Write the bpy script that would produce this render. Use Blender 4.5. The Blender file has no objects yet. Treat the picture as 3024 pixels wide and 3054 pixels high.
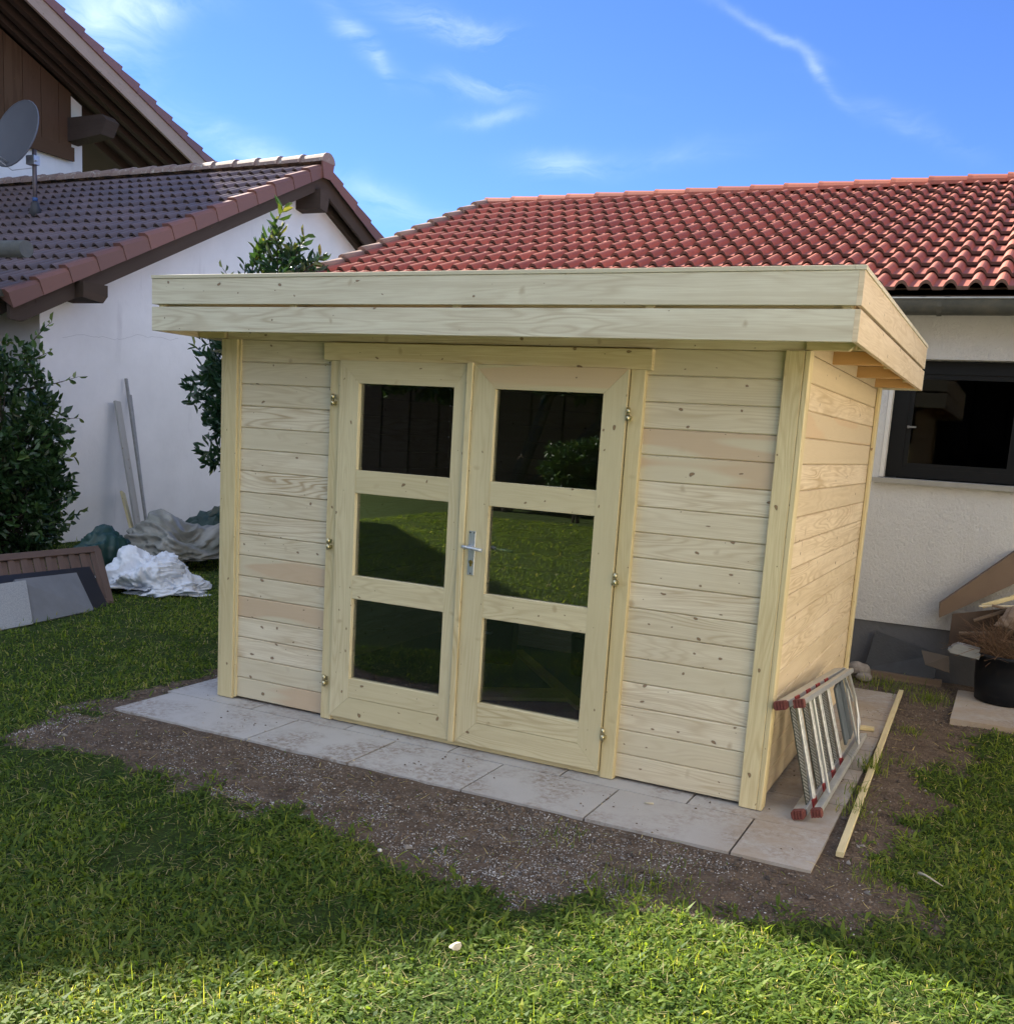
import bpy, math, random
import numpy as np
from mathutils import Vector, Matrix, noise
random.seed(7); rng = np.random.default_rng(11)
S = bpy.context.scene; COL = S.collection
rad = math.radians

# ------------------------------------------------------------------ camera
cam = bpy.data.cameras.new('camera'); camo = bpy.data.objects.new('camera', cam); COL.objects.link(camo)
RM = ((0.8940295540597982, -0.12995529622680188, 0.42874558592508266), (0.4438464508935915, 0.12678807859494393, -0.887087995159085), (0.06092195414463404, 0.9833800913730186, 0.17103248637142773))
camo.matrix_world = Matrix.Translation((0.84147624, -4.39945418, 1.57074256)) @ Matrix(RM).to_4x4()
cam.sensor_fit = 'HORIZONTAL'; cam.sensor_width = 36; cam.lens = 36.354; cam.shift_y = 0.0976
cam.clip_start = 0.05; cam.clip_end = 2000
S.camera = camo
CAM = np.array([0.841, -4.399, 1.571])

# ------------------------------------------------------------------ light
SUN = Vector((-3.8, 1.0, 2.8)).normalized()
el = math.asin(SUN.z); az = math.atan2(SUN.x, SUN.y)
W = bpy.data.worlds.new("World"); S.world = W; W.use_nodes = True
nt = W.node_tree; N = nt.nodes; L = nt.links; N.clear()
out = N.new('ShaderNodeOutputWorld'); bg = N.new('ShaderNodeBackground'); sky = N.new('ShaderNodeTexSky')
sky.sky_type = 'NISHITA'; sky.sun_disc = False; sky.sun_elevation = el; sky.sun_rotation = az
sky.air_density = 0.9; sky.dust_density = 0.0; sky.ozone_density = 4.5; sky.altitude = 1200
bg.inputs['Strength'].default_value = 0.074
# thin cirrus: a few long wisps at fixed directions of the sky, broken up by fibrous noise
tc = N.new('ShaderNodeTexCoord'); D0 = tc.outputs['Generated']
nd = N.new('ShaderNodeTexNoise'); nd.inputs['Scale'].default_value = 14; nd.inputs['Detail'].default_value = 5; L.new(D0, nd.inputs[0])
dsub = N.new('ShaderNodeVectorMath'); dsub.operation = 'SUBTRACT'; L.new(nd.outputs['Color'], dsub.inputs[0]); dsub.inputs[1].default_value = (.5, .5, .5)
dscl = N.new('ShaderNodeVectorMath'); dscl.operation = 'SCALE'; L.new(dsub.outputs[0], dscl.inputs[0]); dscl.inputs['Scale'].default_value = .035
dadd = N.new('ShaderNodeVectorMath'); dadd.operation = 'ADD'; L.new(D0, dadd.inputs[0]); L.new(dscl.outputs[0], dadd.inputs[1]); DIR = dadd.outputs[0]
def nmath(op, a, b=None, vec=False):
    m = N.new('ShaderNodeVectorMath' if vec else 'ShaderNodeMath'); m.operation = op
    for i_, x_ in enumerate((a, b)):
        if x_ is None: continue
        if hasattr(x_, 'is_output'): L.new(x_, m.inputs[i_])
        else: m.inputs[i_].default_value = x_
    return m.outputs['Value'] if (vec and op == 'DOT_PRODUCT') or not vec else m.outputs[0]
def sky_dir(az_, el_): return Vector((math.sin(az_) * math.cos(el_), math.cos(az_) * math.cos(el_), math.sin(el_)))
WISPS = [(-46.8, 18.6, 14, 3.4, .95, 1.1), (-48.0, 16.0, 40, 2.6, 1.6, .5), (-46, 12.5, 20, 2.5, 3.5, .22), (-35.2, 18.6, -32, 2.0, .45, .6), (-34.0, 17.6, -60, .9, .35, .6), (-30.6, 19.7, -8, 3.6, .55, .75), (-26.0, 18.8, -20, 3.0, .3, .5), (-28.6, 17.2, 4, 2.6, .5, .6), (-28.2, 15.8, 16, 1.8, .35, .45),
         (-24.4, 13.9, 3, 2.0, .55, .75), (-14.3, 20.0, -24, 2.2, .22, .5), (-11.3, 18.0, -45, 1.4, .26, .75), (-7.0, 15.8, -24, 3.4, .5, .30), (-40.0, 13.2, -14, 4.5, .8, .55), (-33.8, 11.4, -16, 4.0, .8, .45), (-19, 14.4, 8, 4, .6, .22)]
acc = None
for (a_, e_, rot_, ln_, wd_, st_) in WISPS:
    c_ = sky_dir(rad(a_), rad(e_)); tx = Vector((math.cos(rad(a_)), -math.sin(rad(a_)), 0)); ty = tx.cross(c_); ty = ty if ty.z > 0 else -ty
    ax = tx * math.cos(rad(rot_)) + ty * math.sin(rad(rot_)); ay = ty * math.cos(rad(rot_)) - tx * math.sin(rad(rot_))
    dl = nmath('SUBTRACT', DIR, tuple(c_), True)
    u_ = nmath('MULTIPLY', nmath('DOT_PRODUCT', dl, tuple(ax), True), 1 / math.tan(rad(ln_))); v_ = nmath('MULTIPLY', nmath('DOT_PRODUCT', dl, tuple(ay), True), 1 / math.tan(rad(wd_)))
    q_ = nmath('ADD', nmath('MULTIPLY', u_, u_), nmath('MULTIPLY', v_, v_)); g_ = nmath('MULTIPLY', nmath('POWER', 2.718, nmath('MULTIPLY', q_, -1.0)), st_)
    acc = g_ if acc is None else nmath('ADD', acc, g_)
mp = N.new('ShaderNodeMapping'); mp.inputs['Rotation'].default_value = (0.1, 0.25, 0.5); mp.inputs['Scale'].default_value = (3.0, 6.0, 13.0)
n1 = N.new('ShaderNodeTexNoise'); n1.inputs['Scale'].default_value = 1.6; n1.inputs['Detail'].default_value = 10; n1.inputs['Roughness'].default_value = .62; n1.inputs['Distortion'].default_value = 1.1
r1 = N.new('ShaderNodeMapRange'); r1.inputs['From Min'].default_value = .36; r1.inputs['From Max'].default_value = .70
L.new(DIR, mp.inputs[0]); L.new(mp.outputs[0], n1.inputs[0]); L.new(n1.outputs[0], r1.inputs[0])
cl_ = nmath('MINIMUM', nmath('MULTIPLY', nmath('MULTIPLY', acc, r1.outputs[0]), .34), .8)
tn = N.new('ShaderNodeMixRGB'); tn.blend_type = 'MULTIPLY'; tn.inputs[0].default_value = 1; tn.inputs[2].default_value = (.49, .61, .90, 1); L.new(sky.outputs[0], tn.inputs[1])
mix = N.new('ShaderNodeMixRGB'); mix.inputs[2].default_value = (7.2, 7.9, 9.0, 1)
L.new(cl_, mix.inputs[0]); L.new(tn.outputs[0], mix.inputs[1]); # pale veil added over the unseen rear sky, to lift and neutralise the shade
sx = N.new('ShaderNodeSeparateXYZ'); L.new(D0, sx.inputs[0])
rv = N.new('ShaderNodeMapRange'); rv.interpolation_type = 'SMOOTHSTEP'; rv.inputs['From Min'].default_value = .45; rv.inputs['From Max'].default_value = -.35; rv.inputs['To Max'].default_value = .44; L.new(sx.outputs[1], rv.inputs[0])
mv = N.new('ShaderNodeMixRGB'); mv.inputs[2].default_value = (7.6, 8.3, 8.5, 1); L.new(rv.outputs[0], mv.inputs[0]); L.new(mix.outputs[0], mv.inputs[1])
L.new(mv.outputs[0], bg.inputs[0]); L.new(bg.outputs[0], out.inputs[0])
sl = bpy.data.lights.new('sun', 'SUN'); slo = bpy.data.objects.new('sun', sl); COL.objects.link(slo)
sl.energy = 5.0; sl.angle = rad(0.55); sl.color = (1, .93, .82)
slo.rotation_euler = SUN.to_track_quat('Z', 'Y').to_euler()
V = S.view_settings; V.view_transform = 'Standard'; V.look = 'None'; V.gamma = 1; V.exposure = 1.88; V.use_curve_mapping = False
S.render.engine = 'CYCLES'

# ------------------------------------------------------------------ helpers
def tag(o, label=None, cat=None, group=None, kind=None):
    if label: o['label'] = label
    if cat: o['category'] = cat
    if group: o['group'] = group
    if kind: o['kind'] = kind
    return o
def thing(name, label, cat, loc=(0, 0, 0), rot=(0, 0, 0), group=None):
    o = bpy.data.objects.new(name, None); COL.objects.link(o); o.location = loc; o.rotation_euler = rot
    o.empty_display_size = .1
    return tag(o, label, cat, group)
def dup(o, parent=None):
    c = o.copy(); COL.objects.link(c)
    if parent: c.parent = parent
    for ch in list(o.children): dup(ch, c)
    return c

class MB:
    def __init__(s): s.v = []; s.f = []; s.uv = []; s.t = []; s.sm = []
    def face(s, pts, uvs=None, t=.5, smooth=False):
        i = len(s.v); s.v += [tuple(p) for p in pts]; s.f.append(tuple(range(i, i + len(pts))))
        s.uv += uvs if uvs else [(p[0], p[1]) for p in pts]; s.t.append(t); s.sm.append(smooth)
    def box(s, x0, x1, y0, y1, z0, z1, g=None, t=None, M=None, ch=0.0):
        """box; g = grain axis for the uv map; ch = chamfer of its long edges"""
        d = (x1 - x0, y1 - y0, z1 - z0)
        if g is None: g = d.index(max(d))
        if t is None: t = random.random()
        ou, ov = random.uniform(0, 50), random.uniform(0, 50)
        a, b = [k for k in range(3) if k != g]
        lo = (x0, y0, z0); hi = (x1, y1, z1)
        c = min(ch, .3 * d[a], .3 * d[b])
        if c > 0:
            prof = [(lo[a] + c, lo[b]), (hi[a] - c, lo[b]), (hi[a], lo[b] + c), (hi[a], hi[b] - c), (hi[a] - c, hi[b]), (lo[a] + c, hi[b]), (lo[a], hi[b] - c), (lo[a], lo[b] + c)]
        else:
            prof = [(lo[a], lo[b]), (hi[a], lo[b]), (hi[a], hi[b]), (lo[a], hi[b])]
        # right handed order
        flip = (b - a) % 3 != 1
        flip = not ((g + 1) % 3 == a)
        def P(u, p):
            q = [0, 0, 0]; q[g] = u; q[a] = p[0]; q[b] = p[1]
            return (M @ Vector(q)) if M else Vector(q)
        n = len(prof); acc = 0
        for i in range(n):
            p, q = prof[i], prof[(i + 1) % n]; w = math.dist(p, q)
            pts = [P(lo[g], p), P(lo[g], q), P(hi[g], q), P(hi[g], p)]
            uv = [(ou, ov + acc), (ou, ov + acc + w), (ou + d[g], ov + acc + w), (ou + d[g], ov + acc)]
            if not flip: pts = pts[::-1]; uv = uv[::-1]
            s.face(pts, uv, t); acc += w
        e0 = [P(lo[g], p) for p in prof]; e1 = [P(hi[g], p) for p in prof]; eu = [(ou + p[0] * .3, ov + p[1]) for p in prof]
        if flip: s.face(e0, eu, t); s.face(e1[::-1], eu[::-1], t)
        else: s.face(e0[::-1], eu[::-1], t); s.face(e1, eu, t)
        return s
    def prism(s, poly, lo, hi, axis=1, g=(1, 0), t=None, M=None):
        """polygon in the plane across `axis`, extruded lo..hi; g = grain direction inside the polygon's plane"""
        if t is None: t = random.random()
        ou, ov = random.uniform(0, 50), random.uniform(0, 50)
        a, b = [k for k in range(3) if k != axis]
        def P(p, w):
            q = [0, 0, 0]; q[a] = p[0]; q[b] = p[1]; q[axis] = w
            return (M @ Vector(q)) if M else Vector(q)
        def U(p): return (ou + p[0] * g[0] + p[1] * g[1], ov - p[0] * g[1] + p[1] * g[0])
        area = sum(poly[i][0] * poly[(i + 1) % len(poly)][1] - poly[(i + 1) % len(poly)][0] * poly[i][1] for i in range(len(poly)))
        if area < 0: poly = poly[::-1]
        ccw = (axis != 1)
        A = [P(p, hi) for p in poly]; B = [P(p, lo) for p in poly]; u = [U(p) for p in poly]
        if ccw: s.face(A, u, t); s.face(B[::-1], u[::-1], t)
        else: s.face(B, u, t); s.face(A[::-1], u[::-1], t)
        n = len(poly)
        for i in range(n):
            j = (i + 1) % n; q = [B[i], B[j], A[j], A[i]]
            uu = [u[i], u[j], (u[j][0], u[j][1] + .03), (u[i][0], u[i][1] + .03)]
            if not ccw: q = q[::-1]; uu = uu[::-1]
            s.face(q, uu, t)
        return s
    def tube(s, pts, r, n=10, t=None, cap=True, smooth=True, rs=None):
        if t is None: t = random.random()
        pts = [Vector(p) for p in pts]; rings = []
        up = Vector((0, 0, 1)); prev = None
        for i, p in enumerate(pts):
            d = (pts[min(i + 1, len(pts) - 1)] - pts[max(i - 1, 0)]).normalized()
            if prev is None: x = d.orthogonal().normalized()
            else: x = (prev - d * prev.dot(d)).normalized()
            prev = x; y = d.cross(x); rr = rs[i] if rs else r
            rings.append([p + (x * math.cos(2 * math.pi * k / n) + y * math.sin(2 * math.pi * k / n)) * rr for k in range(n)])
        acc = random.uniform(0, 9)
        for i in range(len(pts) - 1):
            l = (pts[i + 1] - pts[i]).length
            for k in range(n):
                k2 = (k + 1) % n
                s.face([rings[i][k], rings[i][k2], rings[i + 1][k2], rings[i + 1][k]], [(acc, k * r), (acc, (k + 1) * r), (acc + l, (k + 1) * r), (acc + l, k * r)], t, smooth)
            acc += l
        if cap: s.face(rings[0][::-1], None, t); s.face(rings[-1], None, t)
        return s
    def build(s, name, mat, parent=None, weld=False):
        me = bpy.data.meshes.new(name); me.from_pydata(s.v, [], s.f)
        uv = me.uv_layers.new(name='UVMap'); flat = np.array(s.uv, dtype=np.float32).ravel(); uv.data.foreach_set('uv', flat)
        at = me.attributes.new('tint', 'FLOAT', 'FACE'); at.data.foreach_set('value', np.array(s.t, dtype=np.float32))
        me.polygons.foreach_set('use_smooth', s.sm)
        me.materials.append(mat)
        if weld or any(s.sm):
            import bmesh
            bm = bmesh.new(); bm.from_mesh(me); bmesh.ops.remove_doubles(bm, verts=bm.verts, dist=1e-5); bm.to_mesh(me); bm.free()
        me.update()
        o = bpy.data.objects.new(name, me); COL.objects.link(o)
        if parent: o.parent = parent
        return o

def np_mesh(name, Vx, F, tint, mat, parent=None, smooth=False):
    me = bpy.data.meshes.new(name); nv, nf, k = len(Vx), len(F), F.shape[1]
    me.vertices.add(nv); me.vertices.foreach_set('co', Vx.astype(np.float32).ravel())
    me.loops.add(nf * k); me.loops.foreach_set('vertex_index', F.astype(np.int32).ravel())
    me.polygons.add(nf); me.polygons.foreach_set('loop_start', np.arange(0, nf * k, k, dtype=np.int32))
    me.polygons.foreach_set('use_smooth', np.full(nf, smooth))
    me.update(calc_edges=True)
    at = me.attributes.new('tint', 'FLOAT', 'FACE'); at.data.foreach_set('value', tint.astype(np.float32))
    me.materials.append(mat)
    o = bpy.data.objects.new(name, me); COL.objects.link(o)
    if parent: o.parent = parent
    return o

# ------------------------------------------------------------------ materials
def mat(name):
    m = bpy.data.materials.new(name); m.use_nodes = True; n = m.node_tree
    p = n.nodes['Principled BSDF']; return m, n, n.nodes, n.links, p
def rgb(c): return (c[0], c[1], c[2], 1)
def nz(nodes, links, src, scale, detail=4, rough=.55, dist=0, vec=(1, 1, 1)):
    mpn = nodes.new('ShaderNodeMapping'); mpn.inputs['Scale'].default_value = vec; links.new(src, mpn.inputs[0])
    t = nodes.new('ShaderNodeTexNoise'); t.inputs['Scale'].default_value = scale; t.inputs['Detail'].default_value = detail
    t.inputs['Roughness'].default_value = rough; t.inputs['Distortion'].default_value = dist; links.new(mpn.outputs[0], t.inputs[0]); return t.outputs[0]
def ramp(nodes, links, src, stops):
    r = nodes.new('ShaderNodeValToRGB'); e = r.color_ramp.elements
    while len(e) < len(stops): e.new(.5)
    for k, (p, c) in enumerate(stops):
        e[k].position = p; e[k].color = rgb(c) if len(c) == 3 else c
    links.new(src, r.inputs[0]); return r.outputs[0]
def mx(nodes, links, a, b, fac, mode='MIX'):
    m = nodes.new('ShaderNodeMixRGB'); m.blend_type = mode
    for i, x in ((0, fac), (1, a), (2, b)):
        if hasattr(x, 'is_output'): links.new(x, m.inputs[i])
        else: m.inputs[i].default_value = x if i == 0 else rgb(x)
    return m.outputs[0]
def mth(nodes, links, op, a, b=None, c=None):
    m = nodes.new('ShaderNodeMath'); m.operation = op
    for i, x in enumerate((a, b, c)):
        if x is None: continue
        if hasattr(x, 'is_output'): links.new(x, m.inputs[i])
        else: m.inputs[i].default_value = x
    return m.outputs[0]
def bump(nodes, links, p, h, strength=.3, dist=.01):
    b = nodes.new('ShaderNodeBump'); b.inputs['Strength'].default_value = strength; b.inputs['Distance'].default_value = dist
    links.new(h, b.inputs['Height']); links.new(b.outputs[0], p.inputs['Normal'])

def wood(name, base, grain, pink, knots=.5, rough=.6, pinkfrom=.86, grainamt=.5, spec=.25):
    m, n, Nd, Lk, p = mat(name)
    uv = Nd.new('ShaderNodeUVMap').outputs[0]
    ti = Nd.new('ShaderNodeAttribute'); ti.attribute_name = 'tint'; ti = ti.outputs['Fac']
    a = nz(Nd, Lk, uv, 1, 2, .5, .2, (.7, 7, 1))
    s1 = mth(Nd, Lk, 'SINE', mth(Nd, Lk, 'MULTIPLY', a, 120.0))
    ring = mth(Nd, Lk, 'POWER', mth(Nd, Lk, 'MULTIPLY_ADD', s1, .5, .5), 2.2)
    fine = nz(Nd, Lk, uv, 1, 3, .6, 0, (5, 260, 1))
    blot = nz(Nd, Lk, uv, 1, 4, .55, 0, (2.2, 5, 1))
    pk = nz(Nd, Lk, uv, 1, 1, .3, 0, (1.1, 9, 1))
    c = mx(Nd, Lk, base, grain, mth(Nd, Lk, 'MULTIPLY', mth(Nd, Lk, 'MULTIPLY', ring, ramp(Nd, Lk, nz(Nd, Lk, uv, 1, 2, .5, 0, (.9, 4, 1)), [(.38, (.15, .15, .15)), (.62, (1, 1, 1))])), grainamt * .75))
    c = mx(Nd, Lk, c, grain, mth(Nd, Lk, 'MULTIPLY', ramp(Nd, Lk, fine, [(.38, (0, 0, 0)), (.70, (1, 1, 1))]), grainamt * .45))
    c = mx(Nd, Lk, c, tuple(x * 1.10 for x in base), mth(Nd, Lk, 'MULTIPLY', ramp(Nd, Lk, blot, [(.4, (0, 0, 0)), (.7, (1, 1, 1))]), .6))
    band = nz(Nd, Lk, uv, 1, 3, .6, .15, (.55, 26, 1))
    c = mx(Nd, Lk, c, tuple((x + y * 1.4) / 2.4 for x, y in zip(base, grain)), mth(Nd, Lk, 'MULTIPLY', ramp(Nd, Lk, band, [(.50, (0, 0, 0)), (.66, (1, 1, 1))]), grainamt * .55))
    if knots > 0:
        v2 = Nd.new('ShaderNodeMapping'); v2.inputs['Scale'].default_value = (4.6, 3.2, 1); v2.inputs['Location'].default_value = (3.3, 7.7, 0); v2.inputs['Rotation'].default_value = (0, 0, .12)
        dv = Nd.new('ShaderNodeMixRGB'); dv.blend_type = 'ADD'; dv.inputs[0].default_value = .05; nn_ = Nd.new('ShaderNodeTexNoise'); nn_.inputs['Scale'].default_value = 14; Lk.new(uv, nn_.inputs[0]); Lk.new(uv, dv.inputs[1]); Lk.new(nn_.outputs['Color'], dv.inputs[2]); Lk.new(dv.outputs[0], v2.inputs[0])
        vo2 = Nd.new('ShaderNodeTexVoronoi'); vo2.voronoi_dimensions = '2D'; vo2.inputs['Scale'].default_value = 1.0; Lk.new(v2.outputs[0], vo2.inputs['Vector'])
        se2 = Nd.new('ShaderNodeSeparateColor'); Lk.new(vo2.outputs['Color'], se2.inputs[0])
        br = mth(Nd, Lk, 'MULTIPLY', mth(Nd, Lk, 'LESS_THAN', se2.outputs[0], knots * 1.1), ramp(Nd, Lk, vo2.outputs['Distance'], [(.02, (1, 1, 1)), (.075, (0, 0, 0))]))
        c = mx(Nd, Lk, c, (base[0] * .52, base[1] * .42, base[2] * .34), mth(Nd, Lk, 'MULTIPLY', br, .62))
    # per board tint, pink heartwood on some boards
    c = mx(Nd, Lk, c, (base[0] * .80, base[1] * .78, base[2] * .72), mth(Nd, Lk, 'MULTIPLY', ti, .9))
    hp = mth(Nd, Lk, 'MULTIPLY', mth(Nd, Lk, 'GREATER_THAN', ti, pinkfrom), ramp(Nd, Lk, pk, [(.47, (0, 0, 0)), (.52, (1, 1, 1))]))
    c = mx(Nd, Lk, c, pink, mth(Nd, Lk, 'MULTIPLY', hp, .5))
    if knots > 0:
        vm = Nd.new('ShaderNodeMapping'); vm.inputs['Scale'].default_value = (8.5, 13.0, 1); Lk.new(dv.outputs[0], vm.inputs[0])
        vo = Nd.new('ShaderNodeTexVoronoi'); vo.voronoi_dimensions = '2D'; vo.inputs['Scale'].default_value = 1.0; Lk.new(vm.outputs[0], vo.inputs['Vector'])
        sep = Nd.new('ShaderNodeSeparateColor'); Lk.new(vo.outputs['Color'], sep.inputs[0])
        size = mth(Nd, Lk, 'MULTIPLY', mth(Nd, Lk, 'MULTIPLY', mth(Nd, Lk, 'LESS_THAN', sep.outputs[0], knots), mth(Nd, Lk, 'MULTIPLY_ADD', mth(Nd, Lk, 'POWER', sep.outputs[1], 2.5), .085, .024)), 1.0)
        q = mth(Nd, Lk, 'DIVIDE', vo.outputs['Distance'], mth(Nd, Lk, 'ADD', size, .0001))
        kn = ramp(Nd, Lk, mth(Nd, Lk, 'MULTIPLY', q, .5), [(.0, (1, 1, 1)), (.40, (.9, .9, .9)), (.5, (.30, .30, .30)), (1.0, (0, 0, 0))])
        core = ramp(Nd, Lk, mth(Nd, Lk, 'MULTIPLY', q, .5), [(.2, (.22, .12, .06)), (.42, (.07, .04, .02)), (.6, tuple(x * .72 for x in base))])
        c = mx(Nd, Lk, c, core, mth(Nd, Lk, 'MULTIPLY', kn, .9))
    Lk.new(c, p.inputs['Base Color']); p.inputs['Roughness'].default_value = rough; p.inputs['Specular IOR Level'].default_value = spec
    bump(Nd, Lk, p, fine, .12, .002)
    return m

def plain(name, c, rough=.6, metal=0, var=.15, scale=8, bumpk=0, spec=.5, bs=60, c2=None):
    m, n, Nd, Lk, p = mat(name)
    tc = Nd.new('ShaderNodeTexCoord').outputs['Object']
    a = nz(Nd, Lk, tc, scale, 5, .6)
    ti = Nd.new('ShaderNodeAttribute'); ti.attribute_name = 'tint'
    c2 = c2 or tuple(x * (1 - 2 * var) for x in c)
    f = ramp(Nd, Lk, a, [(.35, (0, 0, 0)), (.7, (1, 1, 1))])
    cc = mx(Nd, Lk, c, c2, f)
    cc = mx(Nd, Lk, cc, tuple(x * (1 - var) for x in c), ti.outputs['Fac'])
    Lk.new(cc, p.inputs['Base Color']); p.inputs['Roughness'].default_value = rough; p.inputs['Metallic'].default_value = metal
    p.inputs['Specular IOR Level'].default_value = spec
    if bumpk: bump(Nd, Lk, p, nz(Nd, Lk, tc, bs, 6, .6), bumpk, .01)
    return m

def plaster(name, c, bs=28, bk=.6, stain=(.45, .42, .40), stn=.35, bd=.02):
    m, n, Nd, Lk, p = mat(name)
    tc = Nd.new('ShaderNodeTexCoord').outputs['Object']
    big = nz(Nd, Lk, tc, .9, 6, .65)
    streak = nz(Nd, Lk, tc, 1, 5, .6, 0, (3, 3, .5))
    cc = mx(Nd, Lk, c, tuple(x * .90 for x in c), ramp(Nd, Lk, big, [(.4, (0, 0, 0)), (.65, (1, 1, 1))]))
    cc = mx(Nd, Lk, cc, stain, mth(Nd, Lk, 'MULTIPLY', ramp(Nd, Lk, streak, [(.60, (0, 0, 0)), (.78, (1, 1, 1))]), stn))
    Lk.new(cc, p.inputs['Base Color']); p.inputs['Roughness'].default_value = .9; p.inputs['Specular IOR Level'].default_value = .1
    v = nz(Nd, Lk, tc, bs, 5, .65, .6, (1, 1, .6)); bump(Nd, Lk, p, v, bk, bd)
    return m

def tiles_mat(name, c, c2, dirt, rough, df=.5):
    m, n, Nd, Lk, p = mat(name)
    tc = Nd.new('ShaderNodeTexCoord').outputs['Object']
    ti = Nd.new('ShaderNodeAttribute'); ti.attribute_name = 'tint'
    cc = mx(Nd, Lk, c, c2, ti.outputs['Fac'])
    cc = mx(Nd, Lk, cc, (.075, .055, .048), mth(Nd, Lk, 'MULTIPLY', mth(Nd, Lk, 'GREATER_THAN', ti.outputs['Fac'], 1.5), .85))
    big = nz(Nd, Lk, tc, 14, 6, .7)
    cc = mx(Nd, Lk, cc, dirt, mth(Nd, Lk, 'MULTIPLY', ramp(Nd, Lk, big, [(.55, (0, 0, 0)), (.72, (1, 1, 1))]), df))
    Lk.new(cc, p.inputs['Base Color']); p.inputs['Roughness'].default_value = rough
    bump(Nd, Lk, p, nz(Nd, Lk, tc, 90, 4, .7), .15, .004)
    return m

def leafy(name, stops, rough=.4, trans=.35, spec=.5):
    m, n, Nd, Lk, p = mat(name)
    ti = Nd.new('ShaderNodeAttribute'); ti.attribute_name = 'tint'
    c = ramp(Nd, Lk, ti.outputs['Fac'], stops)
    Lk.new(c, p.inputs['Base Color']); p.inputs['Roughness'].default_value = rough; p.inputs['Specular IOR Level'].default_value = spec
    tr = Nd.new('ShaderNodeBsdfTranslucent'); tcx = mx(Nd, Lk, c, (1.6, 1.5, .5), .9, 'MULTIPLY'); Lk.new(tcx, tr.inputs[0])
    ms = Nd.new('ShaderNodeMixShader'); ms.inputs[0].default_value = trans
    Lk.new(p.outputs[0], ms.inputs[1]); Lk.new(tr.outputs[0], ms.inputs[2]); Lk.new(ms.outputs[0], Nd['Material Output'].inputs[0])
    return m

SPRUCE = (.76, .695, .545)
M_plank = wood('spruce_planks', SPRUCE, (.42, .31, .18), (.54, .35, .22), knots=.46, grainamt=1.35, pinkfrom=.92)
M_trim = wood('spruce_trim', (.71, .62, .385), (.44, .33, .16), (.56, .35, .2), knots=.30, pinkfrom=.93, grainamt=1.1)
M_fascia = wood('spruce_fascia', (.70, .67, .54), (.42, .34, .23), (.60, .42, .27), knots=.34, pinkfrom=.9, grainamt=1.15)
M_side = wood('spruce_side', (.76, .645, .475), (.46, .34, .19), (.6, .42, .26), knots=.2, pinkfrom=.97, grainamt=1.35)
M_old = wood('weathered_board', (.20, .15, .12), (.09, .065, .05), (.25, .18, .14), knots=.1)
M_dark = wood('dark_stained_wood', (.085, .063, .052), (.045, .032, .027), (.09, .06, .045), knots=.1, rough=.8, spec=.06)
M_clad = wood('brown_cladding', (.115, .068, .045), (.06, .035, .022), (.13, .08, .05), knots=.1, rough=.8, spec=.06)
M_pale = wood('pale_bargeboard', (.42, .33, .28), (.25, .19, .15), (.3, .22, .17), knots=.05, rough=.8)
M_panel = wood('brown_panel_wood', (.155, .108, .092), (.06, .042, .035), (.2, .14, .12), knots=.1)
M_wallW = plaster('white_render', (.80, .78, .79), bs=22, bk=.14, stain=(.42, .40, .43), stn=.55)
M_wallR = plaster('rough_render', (.52, .53, .55), bs=55, bk=.75, stain=(.40, .38, .36), stn=.3, bd=.02)
M_plinth = plaster('plinth_render', (.115, .12, .135), bs=30, bk=.25, stain=(.07, .07, .075), stn=.4)
M_tileR = tiles_mat('red_roof_tiles', (.36, .108, .062), (.27, .078, .048), (.13, .065, .05), .7, .6)
M_tileG = tiles_mat('weathered_roof_tiles', (.155, .108, .102), (.108, .080, .078), (.08, .06, .058), .45, .6)
M_tileO = tiles_mat('verge_tiles', (.22, .10, .078), (.165, .078, .064), (.12, .08, .07), .6, .4)
M_lichen = tiles_mat('lichen_ridge', (.30, .22, .19), (.24, .17, .15), (.60, .58, .52), .8, 1.0)
M_black = plain('black_frame', (.004, .005, .007), .5, 0, .1, spec=.2)
M_felt = plain('roof_felt', (.03, .03, .035), .9)
M_alu = plain('aluminium', (.62, .64, .65), .38, .6, .12, 30)
M_galv = plain('galvanised_tread', (.78, .80, .81), .42, .45, .2, 45)
M_red = plain('red_plastic', (.33, .025, .028), .5)
M_redw = plain('worn_red_rubber', (.24, .07, .055), .85, 0, .3, 60)
M_zinc = plain('zinc_hinge', (.60, .55, .36), .3, 1, .1, 30)
M_silver = plain('silver_anodised', (.58, .62, .68), .38, .7, .04, 20)
M_gutter = plain('dull_zinc_gutter', (.055, .062, .062), .6, .3, .3, 9, c2=(.16, .15, .12))
M_stonegrey = plain('grey_stone_slab', (.20, .215, .24), .8, 0, .12, 6, .15)
M_granite = plain('pale_granite', (.40, .43, .47), .85, 0, .25, 120, .2)
M_slate = plain('dark_slate', (.035, .04, .05), .65, 0, .2, 12, .3)
M_bagW = plain('white_woven_plastic', (.74, .78, .86), .6, 0, .06, 12, .35, bs=25)
M_tarpG = plain('grey_tarpaulin', (.36, .35, .33), .45, 0, .15, 4, .3, bs=14, c2=(.20, .21, .19))
M_tarpD = plain('dark_green_tarpaulin', (.018, .058, .052), .45, 0, .15, 5, .2, bs=16)
M_pot = plain('black_pot', (.007, .009, .014), .55, 0, .1, spec=.25)
M_card = plain('cardboard', (.15, .105, .075), .85, 0, .08, 7, .1)
M_paper = plain('brown_paper', (.23, .175, .135), .85, 0, .12, 10, .6, bs=22)
M_twig = plain('dry_twigs', (.17, .10, .06), .9, 0, .3, 30)
M_yel = plain('yellow_stem', (.48, .34, .10), .7)
M_straw = plain('pale_straw', (.62, .55, .40), .8)
M_tray = plain('pale_grey_plastic', (.27, .29, .31), .5)
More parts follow.
